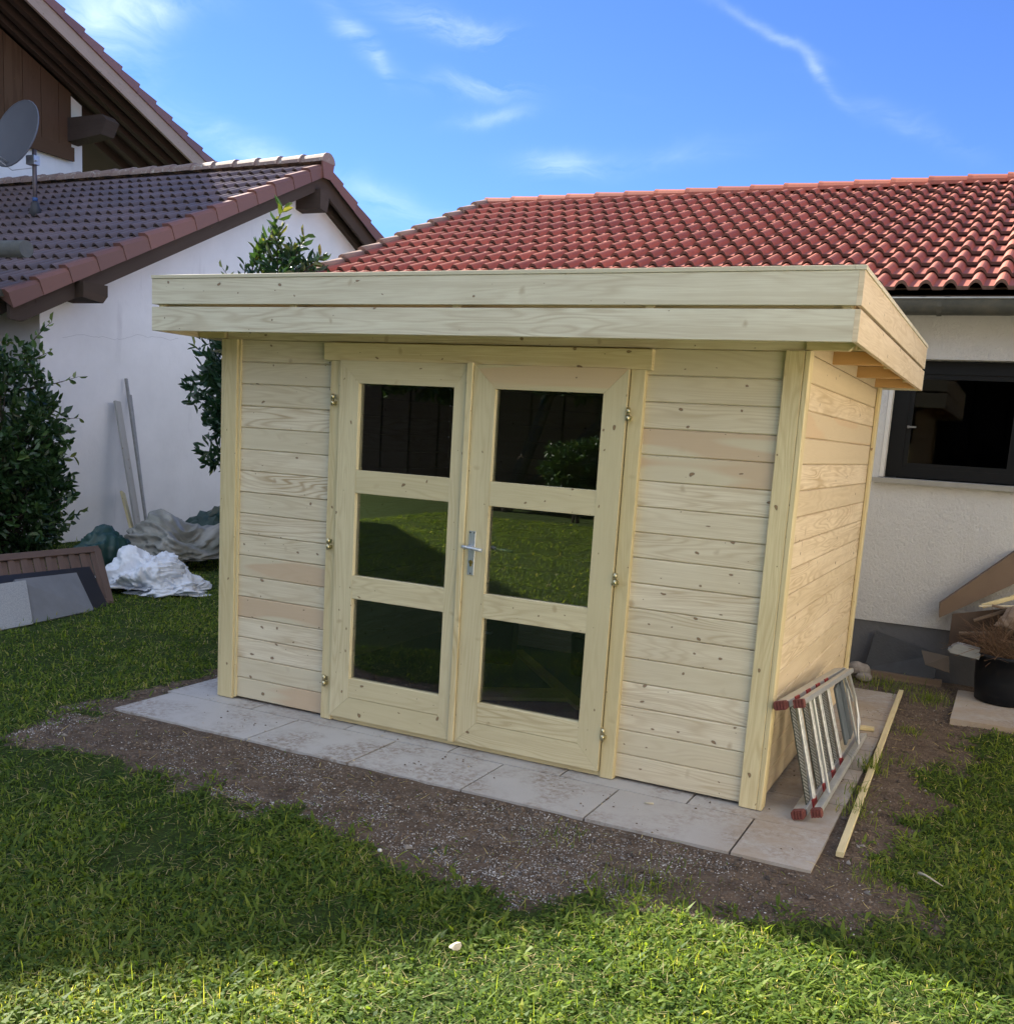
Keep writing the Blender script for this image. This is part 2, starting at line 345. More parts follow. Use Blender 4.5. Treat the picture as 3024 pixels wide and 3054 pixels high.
M_dish = plain('dish_grey', (.115, .125, .15), .5, 0, .05, 3)
M_pole = plain('steel_pole', (.16, .13, .13), .5, .4)
M_blue = plain('blue_tape', (.05, .12, .32), .6)
M_lead = plain('lead_collar', (.06, .06, .065), .7)
M_stone = plain('field_stone', (.28, .25, .23), .85, 0, .2, 20, .3)
M_cable = plain('white_cable', (.6, .6, .6), .5)
M_case = plain('black_tool_case', (.012, .012, .013), .5)
M_floor = plain('blue_grey_floor_sheet', (.14, .19, .26), .7, 0, .15, 3)
M_brass = plain('brass', (.45, .33, .12), .35, .9)
M_leafA = leafy('laurel_leaf', [(0, (.018, .042, .016)), (.4, (.036, .082, .026)), (.75, (.085, .15, .04)), (1, (.20, .23, .07))], .34, .2)
M_leafB = leafy('glossy_laurel_leaf', [(0, (.018, .05, .028)), (.6, (.035, .085, .038)), (.9, (.07, .13, .03)), (1, (.20, .22, .05))], .28, .2)
M_grass = leafy('lawn_blades', [(0, (.035, .080, .018)), (.35, (.095, .165, .032)), (.75, (.26, .335, .062)), (.93, (.43, .42, .11)), (1, (.55, .48, .26))], .55, .58, .25)
M_bark = plain('bark', (.07, .05, .035), .9)

def glass(name, tint, body, refl=1.0, k=2.0):
    m, n, Nd, Lk, p = mat(name)
    g = Nd.new('ShaderNodeBsdfGlossy'); g.inputs['Roughness'].default_value = .004; g.inputs[0].default_value = (refl, refl, refl, 1)
    t = Nd.new('ShaderNodeBsdfTransparent'); t.inputs[0].default_value = rgb(tint)
    f = Nd.new('ShaderNodeFresnel'); f.inputs[0].default_value = 1.52
    ff = mth(Nd, Lk, 'MINIMUM', mth(Nd, Lk, 'MULTIPLY', f.outputs[0], k), 1.0)
    ms = Nd.new('ShaderNodeMixShader'); Lk.new(ff, ms.inputs[0]); Lk.new(t.outputs[0], ms.inputs[1]); Lk.new(g.outputs[0], ms.inputs[2])
    Lk.new(ms.outputs[0], Nd['Material Output'].inputs[0]); return m
M_glass = glass('clear_glass', (.86, .89, .90), None)
M_glassH = glass('dark_window_glass', (.30, .34, .38), None, k=.3)

# paving
def paving_mat():
    m, n, Nd, Lk, p = mat('concrete_paving')
    tc = Nd.new('ShaderNodeTexCoord').outputs['Object']
    ti = Nd.new('ShaderNodeAttribute'); ti.attribute_name = 'tint'
    c = mx(Nd, Lk, (.455, .44, .43), (.39, .37, .355), ti.outputs['Fac'])
    sp = nz(Nd, Lk, tc, 160, 3, .6); c = mx(Nd, Lk, c, (.30, .28, .26), mth(Nd, Lk, 'MULTIPLY', ramp(Nd, Lk, sp, [(.5, (0, 0, 0)), (.7, (1, 1, 1))]), .35))
    bl = nz(Nd, Lk, tc, 2.2, 6, .7); c = mx(Nd, Lk, c, (.48, .46, .44), mth(Nd, Lk, 'MULTIPLY', ramp(Nd, Lk, bl, [(.45, (0, 0, 0)), (.7, (1, 1, 1))]), .5))
    di = nz(Nd, Lk, tc, 2.6, 3, .6, .3); d3 = nz(Nd, Lk, tc, 32, 9, .78); c = mx(Nd, Lk, c, (.19, .14, .105), mth(Nd, Lk, 'MULTIPLY', mth(Nd, Lk, 'MULTIPLY', ramp(Nd, Lk, di, [(.42, (0, 0, 0)), (.60, (1, 1, 1))]), ramp(Nd, Lk, d3, [(.44, (0, 0, 0)), (.58, (1, 1, 1))])), .8))
    sep = Nd.new('ShaderNodeSeparateXYZ'); Lk.new(tc, sep.inputs[0])
    # footprints of soil: stronger along the open edge and on the right hand strip
    wx = ramp(Nd, Lk, mth(Nd, Lk, 'MULTIPLY_ADD', sep.outputs[0], 1.6, .25), [(0, (0, 0, 0)), (.35, (1, 1, 1))])
    d2 = nz(Nd, Lk, tc, 3.5, 7, .7, .4); c = mx(Nd, Lk, c, (.34, .27, .20), mth(Nd, Lk, 'MULTIPLY', mth(Nd, Lk, 'MULTIPLY', wx, ramp(Nd, Lk, d2, [(.36, (.25, .25, .25)), (.6, (1, 1, 1))])), .85))
    Lk.new(c, p.inputs['Base Color']); p.inputs['Roughness'].default_value = .85
    bump(Nd, Lk, p, sp, .12, .003); return m
M_pave = paving_mat()

def ground_mat():
    m, n, Nd, Lk, p = mat('garden_ground')
    tc = Nd.new('ShaderNodeTexCoord').outputs['Object']
    so = Nd.new('ShaderNodeAttribute'); so.attribute_name = 'soil'; so = so.outputs['Fac']
    a = nz(Nd, Lk, tc, 9, 8, .7); b = nz(Nd, Lk, tc, 70, 6, .75)
    soil = mx(Nd, Lk, (.165, .122, .092), (.080, .058, .045), ramp(Nd, Lk, a, [(.35, (0, 0, 0)), (.65, (1, 1, 1))]))
    soil = mx(Nd, Lk, soil, (.24, .22, .20), mth(Nd, Lk, 'MULTIPLY', ramp(Nd, Lk, b, [(.52, (0, 0, 0)), (.66, (1, 1, 1))]), .6))
    lawn = mx(Nd, Lk, (.030, .050, .014), (.060, .085, .022), ramp(Nd, Lk, b, [(.35, (0, 0, 0)), (.65, (1, 1, 1))]))
    f = mth(Nd, Lk, 'ADD', so, mth(Nd, Lk, 'MULTIPLY', mth(Nd, Lk, 'SUBTRACT', a, .5), .9))
    c = mx(Nd, Lk, lawn, soil, ramp(Nd, Lk, f, [(.4, (0, 0, 0)), (.6, (1, 1, 1))]))
    Lk.new(c, p.inputs['Base Color']); p.inputs['Roughness'].default_value = .95; p.inputs['Specular IOR Level'].default_value = .1
    bump(Nd, Lk, p, b, .7, .02); return m
M_ground = ground_mat()

# ------------------------------------------------------------------ ground
POLY = np.array([(-3.24, -1.25), (-2.9, -1.12), (-2.57, -1.05), (-2.1, -1.22), (-1.8, -1.24), (-1.59, -1.2), (-1.25, -1.36), (-1.08, -1.36), (-.83, -1.29), (-.5, -1.31), (-.29, -1.17), (-.08, -1.10), (.07, -1.13), (.33, -1.02), (.53, -.96), (.68, -.77), (.66, -.55), (.67, -.25), (.72, .34), (.68, .95), (.73, 1.63), (.84, 2.23), (1.3, 2.5), (1.6, 3.7), (-3.45, 3.7), (-3.5, .5), (-3.5, -.28), (-3.42, -.74)])
def sdf(P):
    x, y = P[:, 0], P[:, 1]; d = np.full(len(P), 1e9); ins = np.zeros(len(P), bool); n = len(POLY)
    for i in range(n):
        a, b = POLY[i], POLY[(i + 1) % n]; e = b - a
        w = P[:, :2] - a; t = np.clip((w @ e) / (e @ e), 0, 1)
        d = np.minimum(d, np.hypot(w[:, 0] - t * e[0], w[:, 1] - t * e[1]))
        c = (a[1] > y) != (b[1] > y)
        xi = (b[0] - a[0]) * (y - a[1]) / (b[1] - a[1] + 1e-12) + a[0]
        ins ^= c & (x < xi)
    return np.where(ins, d, -d)
def vnoise(P, sc, seed=0):
    """cheap smooth value noise, numpy"""
    q = P[:, :2] * sc; i = np.floor(q).astype(int); f = q - i; f = f * f * (3 - 2 * f)
    def h(a, b):
        v = np.sin(a * 127.1 + b * 311.7 + seed * 74.7) * 43758.5453; return v - np.floor(v)
    return (h(i[:, 0], i[:, 1]) * (1 - f[:, 0]) + h(i[:, 0] + 1, i[:, 1]) * f[:, 0]) * (1 - f[:, 1]) + (h(i[:, 0], i[:, 1] + 1) * (1 - f[:, 0]) + h(i[:, 0] + 1, i[:, 1] + 1) * f[:, 0]) * f[:, 1]
def soilness(P):
    d = sdf(P) + (vnoise(P, 3.1, 1) - .5) * .24 + (vnoise(P, 9, 2) - .5) * .22 + (vnoise(P, 25, 5) - .5) * .12
    return np.clip(d / .24 + .5, 0, 1)
def gz(P):
    z = -.022 + (vnoise(P, 1.3, 3) - .5) * .024 + (vnoise(P, 5, 4) - .5) * .014
    s = soilness(P)
    z = z - s * .004 + s * (vnoise(P, 17, 9) - .5) * .014
    near = np.clip((np.hypot(np.maximum(np.maximum(-3.35 - P[:, 0], P[:, 0] - .38), 0), np.maximum(np.maximum(-.6 - P[:, 1], P[:, 1] - 2.9), 0))) / .25, 0, 1)
    return (-.012 + (vnoise(P, 11, 8) - .5) * .008) * (1 - near) + z * near
def axis(lo, hi, st, far):
    a = list(np.arange(lo, hi, st)); k = st; x = hi
    R = []
    while x < far: R.append(x); k *= 1.35; x += k
    R.append(far); k = st; x = lo - st; Lf = []
    while x > -far: Lf.append(x); k *= 1.35; x -= k
    Lf.append(-far); return np.array(Lf[::-1] + a + R)
gx, gy = axis(-9.5, 2.6, .055, 300), axis(-5.2, 6.2, .055, 300)
XX, YY = np.meshgrid(gx, gy); P = np.stack([XX.ravel(), YY.ravel()], 1)
Z = gz(P); Vg = np.concatenate([P, Z[:, None]], 1)
nx = len(gx); idx = np.arange(len(P)).reshape(len(gy), nx)
Fg = np.stack([idx[:-1, :-1].ravel(), idx[:-1, 1:].ravel(), idx[1:, 1:].ravel(), idx[1:, :-1].ravel()], 1)
ground = np_mesh('ground', Vg, Fg, np.full(len(Fg), .5), M_ground, smooth=True)
at = ground.data.attributes.new('soil', 'FLOAT', 'POINT'); at.data.foreach_set('value', soilness(P).astype(np.float32))
tag(ground, kind='structure', label='garden ground of mown lawn with a worn band of bare soil around the paving')

# paved strip round the shed: separate concrete slabs with open joints
pv = MB()
def slab(x0, x1, y0, y1):
    dz = random.uniform(-.0015, .0015); gp = .0045
    pv.box(x0 + gp, x1 - gp, y0 + gp, y1 - gp, -.045, dz, t=random.random())
xs = [-3.31, -2.41, -1.80, -1.19, -.60, .02, .338]
for a, b in zip(xs, xs[1:]): slab(a, b, -.56, -.125)
xs = [-3.35, -2.745, -2.125, -1.50, -.90, -.285]
for a, b in zip(xs, xs[1:]): slab(a, b, -.125, .29)
slab(-.285, .336, -.125, .28)
ys = [.28, .69, .88, 1.27, 1.58, 2.0, 2.42, 2.81]
for i, (a, b) in enumerate(zip(ys, ys[1:])): slab(-.30 if i % 2 else -.1, .338 + random.uniform(-.006, .006), a, b)
ys = [.29, .7, 1.12, 1.55, 1.97, 2.4, 2.8]
for a, b in zip(ys, ys[1:]): slab(-3.36, -2.76, a, b)
pvo = pv.build('pavement', M_pave); tag(pvo, kind='structure', label='pale concrete paving slabs laid around the wooden shed')

# ------------------------------------------------------------------ roof tiles
def tile_slope(origin, across, up, width, length, mat_, name, parent, course=.34, pitch=.155, roll=.58, rh=.042, lift=.030, tileper=2):
    o = Vector(origin); A = Vector(across).normalized(); U = Vector(up).normalized(); Nn = A.cross(U)
    if Nn.z < 0: Nn = -Nn
    nr = max(1, round(width / pitch)); pt = width / nr; nc = max(1, round(length / course)); c = length / nc
    ts = []; K = 7
    for r in range(nr):
        ts += [(r * pt + roll * pt * k / K, rh * math.sin(math.pi * k / K) ** .75 if 0 < k < K else 0, r) for k in range(K + 1)]
        ts.append((r * pt + pt * .995, 0, r))
    Vv = []; Ff = []; T = []
    A_, U_, N_, o_ = np.array(A), np.array(U), np.array(Nn), np.array(o)
    for j in range(nc):
        tt = [rng.random() for _ in range(nr // tileper + 2)]
        base = len(Vv); n = len(ts); jit = rng.normal(0, .0038, nr // tileper + 2)
        for (s, off) in ((j * c - .012, lift), (j * c + c + .02, .002)):
            for t, h, r in ts: Vv.append(o_ + A_ * t + U_ * (s + jit[r // tileper]) + N_ * (h + off))
        for t, h, r in ts: Vv.append(o_ + A_ * t + U_ * (j * c - .012 + jit[r // tileper]) + N_ * (h + off + (lift - .002) - .022 if False else h + lift - .024))
        for i in range(n - 1):
            Ff.append((base + i, base + i + 1, base + n + i + 1, base + n + i)); T.append(tt[ts[i][2] // tileper])
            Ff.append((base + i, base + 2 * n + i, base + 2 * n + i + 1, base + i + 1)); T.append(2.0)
    return np_mesh(name, np.array(Vv), np.array(Ff), np.array(T), mat_, parent)

def ridge_caps(p0, p1, r, cap, mat_, name, parent, endcap=True):
    p0, p1 = Vector(p0), Vector(p1); d = (p1 - p0); n = max(1, round(d.length / cap)); d /= n; b = MB(); s = d.normalized().cross(Vector((0, 0, 1))).normalized(); up = Vector((0, 0, 1))
    for i in range(n):
        a = p0 + d * i - d.normalized() * .02; e = p0 + d * (i + 1) + d.normalized() * .03; t = random.random(); K = 8
        ra, re = r * 1.0, r * .84; m = a.lerp(e, .12)
        R = [[q + s * math.cos(math.pi * k / K) * rr + up * (math.sin(math.pi * k / K) * rr * .9 - .02) for k in range(K + 1)] for q, rr in ((a, ra * 1.05), (m, ra), (e, re))]
        for g in range(2):
            for k in range(K): b.face([R[g][k], R[g][k + 1], R[g + 1][k + 1], R[g + 1][k]], None, t)
        b.face(R[0] if i or endcap else R[0], None, t)
    return b.build(name, mat_, parent)

# ------------------------------------------------------------------ red roofed house behind
H = thing('rendered_house', 'long white rendered house with bright red tiled roof right behind the wooden shed', 'house', (0, 3.5, 0))
def hb(): return MB()
Hy = 0.0
w = MB(); XL = -4.95
w.box(XL, 8, 0, .3, .37, 1.42); w.box(XL, -.06, 0, .3, 1.42, 2.26); w.box(1.7, 8, 0, .3, 1.42, 2.26); w.box(XL, 8, 0, .3, 2.26, 2.72)
w.box(XL, XL + .3, .3, 7.2, -.05, 2.72); w.box(7.7, 8, .3, 7.2, -.05, 2.72); w.box(XL, 8, 7.2, 7.5, -.05, 2.72)
w.prism([(0, 2.72), (7.5, 2.72), (3.6, 4.15)], XL, XL + .3, axis=0)
w.build('wall', M_wallR, H)
w = MB(); w.box(XL, 8, .012, .3, -.08, .37); w.build('plinth', M_plinth, H)
fr = MB(); y0, y1 = .10, .16
fr.box(-.03, 1.7, y0, y1, 1.43, 1.50); fr.box(-.03, 1.7, y0, y1, 2.165, 2.25); fr.box(-.03, .075, y0, y1, 1.50, 2.165); fr.box(1.62, 1.7, y0, y1, 1.5, 2.165)
fr.box(.80, .88, y0, y1, 1.5, 2.165)
for a, b in ((.075, .80), (.88, 1.62)):
    fr.box(a, b, y0 + .012, y1, 1.50, 1.535); fr.box(a, b, y0 + .012, y1, 2.13, 2.165); fr.box(a, a + .035, y0 + .012, y1, 1.535, 2.13); fr.box(b - .035, b, y0 + .012, y1, 1.535, 2.13)
win = fr.build('window', M_black, H)
for a_, b_ in ((.11, .765), (.915, 1.585)):
    g = MB(); g.box(a_, b_, .13, .136, 1.535, 2.13); g.build('pane', M_glassH, win)
g = MB(); g.box(.085, .097, .085, .112, 1.78, 1.80); g.box(.085, .145, .075, .087, 1.784, 1.796); g.build('handle', plain('grey_handle', (.2, .2, .2), .5, .3), win)
g = MB(); g.box(-.10, 1.75, -.05, .10, 1.385, 1.418); g.build('sill', plain('sill_sheet', (.30, .30, .29), .5, .3), H)
g = MB(); g.box(-.058, -.03, .0, .10, 1.425, 2.255); g.build('reveal_strip', plain('pale_reveal', (.62, .62, .62), .7), H)
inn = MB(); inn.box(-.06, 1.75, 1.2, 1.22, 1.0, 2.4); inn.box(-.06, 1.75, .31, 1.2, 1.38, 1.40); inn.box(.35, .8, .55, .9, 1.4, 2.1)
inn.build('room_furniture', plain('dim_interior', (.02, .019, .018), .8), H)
eav = MB(); eav.box(XL - .3, 8.3, -.27, .0, 2.60, 2.63); eav.box(XL - .3, 8.3, -.27, -.245, 2.63, 2.70); eav.build('soffit', M_dark, H)
gt = MB(); K = 8; yc, zc, r = -.345, 2.615, .075
for k in range(K):
    a, b = math.pi + math.pi * k / K, math.pi + math.pi * (k + 1) / K
    q = lambda t, x, rr: (x, yc + math.cos(t) * rr, zc + math.sin(t) * rr * 1.35)
    gt.face([q(a, -5.5, r), q(a, 8.3, r), q(b, 8.3, r), q(b, -5.5, r)], None, .5, True); gt.face([q(a, -5.5, r - .004), q(b, -5.5, r - .004), q(b, 8.3, r - .004), q(a, 8.3, r - .004)], None, .5, True)
gut = gt.build('gutter', M_gutter, H)
g = MB(); g.tube([(-5.5, yc - r, zc), (8.3, yc - r, zc)], .008, 8); g.build('rim', plain('gutter_rim', (.22, .23, .23), .5, .5), gut)
g = MB()
for x in (-3.9, -3.1, -2.3, -1.5, -.7, .22, .98, 1.8, 2.6):
    g = MB()
    for k in range(6):
        a, b = math.pi + math.pi * k / 6, math.pi + math.pi * (k + 1) / 6
        q = lambda t, x_: (x_, yc + math.cos(t) * (r + .004), zc + math.sin(t) * (r + .004) * 1.35)
        g.face([q(a, x), q(a, x + .03), q(b, x + .03), q(b, x)])
    g.build('bracket', M_gutter, gut)
pr = rad(22)
rf = MB(); q0 = (2.64, -.30); Lr = 4.1
rf.prism([(-.27, 2.655), (-.27, 2.69), (3.56, 4.235), (3.6, 4.16)], XL - .28, 8.3, axis=0)
rf.prism([(3.6, 4.16), (3.56, 4.235), (7.8, 2.6), (7.8, 2.56)], XL - .28, 8.3, axis=0)
roofR = rf.build('roof', M_dark, H)
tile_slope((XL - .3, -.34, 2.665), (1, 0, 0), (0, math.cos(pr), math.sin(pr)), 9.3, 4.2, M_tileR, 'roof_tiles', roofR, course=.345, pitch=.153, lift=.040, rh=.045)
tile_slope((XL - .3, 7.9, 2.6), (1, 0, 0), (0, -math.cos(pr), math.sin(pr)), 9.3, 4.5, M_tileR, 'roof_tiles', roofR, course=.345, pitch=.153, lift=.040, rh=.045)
ridge_caps((XL - .32, 3.55, 4.255), (4.3, 3.55, 4.255), .115, .36, M_tileR, 'ridge_tiles', roofR)
vg = MB()
for i in range(12):
    c_ = Vector((XL - .32, -.34, 2.665)); U = Vector((0, math.cos(pr), math.sin(pr))); a = c_ + U * (i * .3475 - .02) + Vector((0, 0, .075)); b = c_ + U * (i * .3475 + .36) + Vector((0, 0, .048))
    vg.tube([a, b], .048, 8, rs=[.052, .044])
vg.build('verge_tiles', tiles_mat('mossy_verge', (.30, .20, .15), (.24, .16, .13), (.16, .15, .12), .8, .8), roofR)

# ------------------------------------------------------------------ garage on the left
G = thing('garage', 'white rendered garage with weathered brown tiled gable roof and dark timber verge', 'garage', (-9.1, 8.4, 0))
pg = math.atan2(5.30 - 2.78, 8.4 - 3.18)
w = MB(); sl_ = math.tan(pg)
w.prism([(-4.6, -.1), (4.6, -.1), (4.6, 5.02 - 4.6 * sl_), (0, 5.02), (-4.6, 5.02 - 4.6 * sl_)], -6.6, 0, axis=0)
w.build('wall', M_wallW, G)
def gz_(y, off=0): return 5.17 + off - abs(y) * sl_
bb = MB()
for s in (-1, 1):
    bb.prism([(0, gz_(0)), (s * 5.25, gz_(5.25)), (s * 5.25, gz_(5.25, -.21)), (s * 5.1, gz_(5.1, -.29)), (0, gz_(0, -.27))], .30, .345, axis=0, g=(math.cos(pg), -s * math.sin(pg)))
bb.build('bargeboard', M_dark, G)
b = MB()
for s in (-1, 1):
    b.prism([(0, gz_(0, -.02)), (s * 5.2, gz_(5.2, -.02)), (s * 5.2, gz_(5.2, -.06)), (0, gz_(0, -.06))], -6.6, .32, axis=0, g=(0, 1))
    for k in range(1): b.prism([(0, gz_(0, -.07)), (s * 5.2, gz_(5.2, -.07)), (s * 5.2, gz_(5.2, -.2)), (0, gz_(0, -.2))], .005, .09, axis=0)
roofG = b.build('roof', M_dark, G)
cs, sn = math.cos(pg), math.sin(pg)
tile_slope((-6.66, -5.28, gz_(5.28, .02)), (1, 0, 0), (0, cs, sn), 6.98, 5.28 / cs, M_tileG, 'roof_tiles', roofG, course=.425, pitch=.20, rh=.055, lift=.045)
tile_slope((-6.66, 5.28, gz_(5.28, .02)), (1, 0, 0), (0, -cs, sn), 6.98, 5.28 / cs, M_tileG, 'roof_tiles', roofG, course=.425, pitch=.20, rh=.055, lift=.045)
vt = MB()
for s in (-1, 1):
    for i in range(14):
        U = Vector((0, -s * cs, sn)); o_ = Vector((.33, s * 5.3, gz_(5.3, .03))); c = 5.9 / 14
        a = o_ + U * (i * c - .02); e = o_ + U * (i * c + c - .012); t = random.random()
        n_ = Vector((0, s * sn, cs)); top0, top1 = .085, .05
        x0, x1 = 0, .10
        A = [a + Vector((x1, 0, 0)) - n_ * .11, a + Vector((x1 + .012, 0, 0)) + n_ * (top0 - .035), a + Vector((x1 - .03, 0, 0)) + n_ * top0, a + Vector((x0 - .03, 0, 0)) + n_ * top0, a + Vector((x0 - .05, 0, 0)) + n_ * .0]
        E_ = [e + Vector((x1 - .008, 0, 0)) - n_ * .11, e + Vector((x1, 0, 0)) + n_ * (top1 - .035), e + Vector((x1 - .03, 0, 0)) + n_ * top1, e + Vector((x0 - .03, 0, 0)) + n_ * top1, e + Vector((x0 - .05, 0, 0))]
        for k in range(4): vt.face([A[k], A[k + 1], E_[k + 1], E_[k]], None, t)
        vt.face(A, None, t); vt.face(E_[::-1], None, t)
vt.build('verge_tiles', M_tileO, roofG)
ridge_caps((.44, 0, gz_(0, .10)), (-6.66, 0, gz_(0, .10)), .15, .42, M_lichen, 'ridge_tiles', roofG)
rc = MB(); rc.prism([(.14 * math.cos(t), .15 * math.sin(t) + gz_(0, .07)) for t in [math.pi * k / 10 for k in range(11)]] + [(-.10, gz_(0, -.14)), (.10, gz_(0, -.14))], .43, .455, axis=0)
rc.build('ridge_end_cap', M_tileO, roofG)
for (y, z, wv, hv) in ((-.05, 4.72, .20, .30), (-4.25, 2.83, .34, .20)):
    p = MB(); p.prism([(y - wv / 2, z - hv / 2 + .03), (y + wv * .3, z - hv / 2), (y + wv / 2, z - hv * .1), (y + wv / 2, z + hv / 2), (y - wv / 2, z + hv / 2)], .0, .44 if y > -1 else .48, axis=0); p.build('purlin_end', M_dark, G)
cr = MB(); R0 = random.Random(5); yy, zc_ = -4.3, 2.33
while yy < -2.5:
    y2 = yy + R0.uniform(.03, .08); z2 = zc_ + R0.uniform(-.012, .022); cr.face([(.003, yy, zc_), (.003, y2, z2), (.003, y2, z2 + .0025), (.003, yy, zc_ + .0025)], None, 1); yy, zc_ = y2, z2
cr.build('hairline_crack', plain('crack_dark', (.38, .36, .38), .9), G)
gg = MB()
for k in range(8):
    a, b_ = math.pi + math.pi * k / 8, math.pi + math.pi * (k + 1) / 8; r = .075; q = lambda t, x: (x, -5.36 + math.cos(t) * r, 2.71 + math.sin(t) * r)
    gg.face([q(a, -5), q(a, .36), q(b_, .36), q(b_, -5)], None, .5, True)
gg.face([(.36, -5.36 + math.cos(math.pi + math.pi * k / 8) * .075, 2.71 + math.sin(math.pi + math.pi * k / 8) * .075) for k in range(9)])
gg.build('gutter', M_gutter, G)

# satellite dish on the garage roof
D = thing('satellite_dish', 'grey satellite dish on a pole standing on the weathered garage roof', 'satellite dish', (-12.1, 6.23, 4.22))
d = MB(); d.tube([(0, 0, 0), (0, 0, .86)], .030, 10); pole = d.build('pole', M_pole, D)
d = MB(); d.tube([(0, 0, -.05), (0, 0, .16)], .06, 12, rs=[.10, .045]); d.build('collar', M_lead, pole)
d = MB(); d.tube([(0, 0, .17), (0, 0, .22)], .034, 10); d.build('tape', M_blue, pole)
dn = Vector((-.02, -.93, .30)).normalized(); dr = Vector((0, 0, 1)).cross(dn).normalized(); du = dn.cross(dr)
cc = Vector((-.26, -.10, 1.07)); d = MB(); NR, NA = 6, 28
def dp(i, k, off=0):
    r = i / NR; a = 2 * math.pi * k / NA; return cc + dr * (.44 * r * math.cos(a)) + du * (.50 * r * math.sin(a)) + dn * (.07 * (r * r - 1) + off)
for i in range(NR):
    for k in range(NA):
        d.face([dp(i, k), dp(i + 1, k), dp(i + 1, k + 1), dp(i, k + 1)], None, .3, True); d.face([dp(i, k, -.012), dp(i, k + 1, -.012), dp(i + 1, k + 1, -.012), dp(i + 1, k, -.012)], None, .3, True)
d.tube([dp(NR, k, -.006) for k in range(NA + 1)], .012, 6, cap=False)
d.build('reflector', M_dish, D)
d = MB(); fo = cc + dn * .34 - du * .42; d.tube([cc - du * .44, fo], .014, 6); d.tube([fo, fo + du * .10 - dn * .04], .03, 10); arm = d.build('feed_arm', M_alu, D)
d = MB(); d.tube([fo, fo - du * .06 - dn * .15, cc - du * .5 - dn * .1, (0, 0, .62)], .006, 6); d.build('cable', M_cable, arm)
d = MB(); d.box(-.11, .05, -.05, .05, .66, .78); d.tube([(-.06, -.02, .72), (.10, -.03, .70)], .012, 6); d.build('bracket', M_alu, D)

# ------------------------------------------------------------------ big house beyond the garage
B = thing('gabled_house', 'large dark timbered gable house with wide overhanging tiled roof rising behind the garage', 'house', (-14.57, 2.65, 0))
pb = math.atan2(8.75 - 5.62, 9.8 - 2.2); tb = math.tan(pb); PK = 10.58; WXB = -1.2
TF = .56
def bz(y, off=0): return PK + off - (y * tb if y > 0 else -y * TF)
def bs(s): return (pb, tb) if s > 0 else (math.atan(TF), TF)
w = MB(); w.prism([(-6.9, -.1), (7.66, -.1), (7.66, bz(7.66, -.3)), (0, bz(0, -.3)), (-6.9, bz(-6.9, -.3))], -10, WXB, axis=0); w.build('wall', M_wallW, B)
c = MB(); y = -6.6
while y < 7.2:
    e = min(y + .38, 7.36); c.prism([(y + .006, 6.2), (e - .006, 6.2), (e - .006, bz(e, -.3)), (y + .006, bz(y, -.3))], WXB, WXB + .07, axis=0, g=(0, 1)); y += .38
cl = c.build('timber_cladding', M_clad, B)
c = MB(); c.box(WXB + .07, WXB + .12, -6.7, 7.38, 6.06, 6.30); c.build('skirting_beam', M_clad, cl)
r_ = MB(); HL = 10.7
for s in (-1, 1): r_.prism([(0, bz(0, .0)), (s * HL, bz(s * HL, 0)), (s * HL, bz(s * HL, -.05)), (0, bz(0, -.05))], -10, -.03, axis=0, g=(0, 1))
roofB = r_.build('roof', M_dark, B)
for x in (-.44, -.80, -1.12, -1.6, -2.1):
    rf = MB()
    for s in (-1, 1): rf.prism([(0, bz(0, -.052)), (s * HL, bz(s * HL, -.052)), (s * HL, bz(s * HL, -.25)), (0, bz(0, -.25))], x, x + .12, axis=0, g=(math.cos(pb), -s * math.sin(pb)))
    rf.build('rafter', M_dark, B)
bg_ = MB()
for s in (-1, 1): bg_.prism([(0, bz(0, -.0)), (s * HL, bz(s * HL, 0)), (s * HL, bz(s * HL, -.30)), (0, bz(0, -.30))], -.03, .02, axis=0, g=(math.cos(pb), -s * math.sin(pb)))
bg_.build('bargeboard', M_pale, B)
for y in (7.42, -6.6, 0.0):
    z = bz(y, -.26) - (.46 if y > 1 else 0); p = MB(); p.prism([(WXB, z), (-.26, z), (-.14, z - .1), (-.28, z - .34), (WXB, z - .42)], y - .15, y + .15, axis=1); p.build('purlin', M_dark, B)
for s in (-1, 1):
    cb, sb = math.cos(bs(s)[0]), math.sin(bs(s)[0])
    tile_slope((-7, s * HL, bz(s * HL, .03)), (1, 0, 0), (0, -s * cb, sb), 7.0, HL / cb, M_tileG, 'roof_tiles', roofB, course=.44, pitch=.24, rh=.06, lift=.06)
vb = MB()
for s in (-1, 1):
    cb, sb = math.cos(bs(s)[0]), math.sin(bs(s)[0]); nt_ = round(HL / cb / .44)
    for i in range(nt_):
        U = Vector((0, -s * cb, sb)); n_ = Vector((0, s * sb, cb)); o_ = Vector((.0, s * HL, bz(s * HL, .02))); c = HL / cb / nt_; a = o_ + U * (i * c - .02); e = o_ + U * (i * c + c); t = random.random()
        A = [a + Vector((.06, 0, 0)) - n_ * .07, a + Vector((.066, 0, 0)) + n_ * .10, a + Vector((-.08, 0, 0)) + n_ * .12, a + Vector((-.08, 0, 0)) - n_ * .07]
        E_ = [e + Vector((.05, 0, 0)) - n_ * .07, e + Vector((.05, 0, 0)) + n_ * .05, e + Vector((-.08, 0, 0)) + n_ * .07, e + Vector((-.08, 0, 0)) - n_ * .07]
        for k in range(4): vb.face([A[k], A[(k + 1) % 4], E_[(k + 1) % 4], E_[k]], None, t)
        vb.face(A, None, t); vb.face(E_[::-1], None, t)
vb.build('verge_tiles', tiles_mat('red_brown_verge', (.26, .13, .11), (.20, .1, .09), (.1, .07, .06), .35, .3), roofB)  # red-brown verge tiles of the big house, tone varies per tile

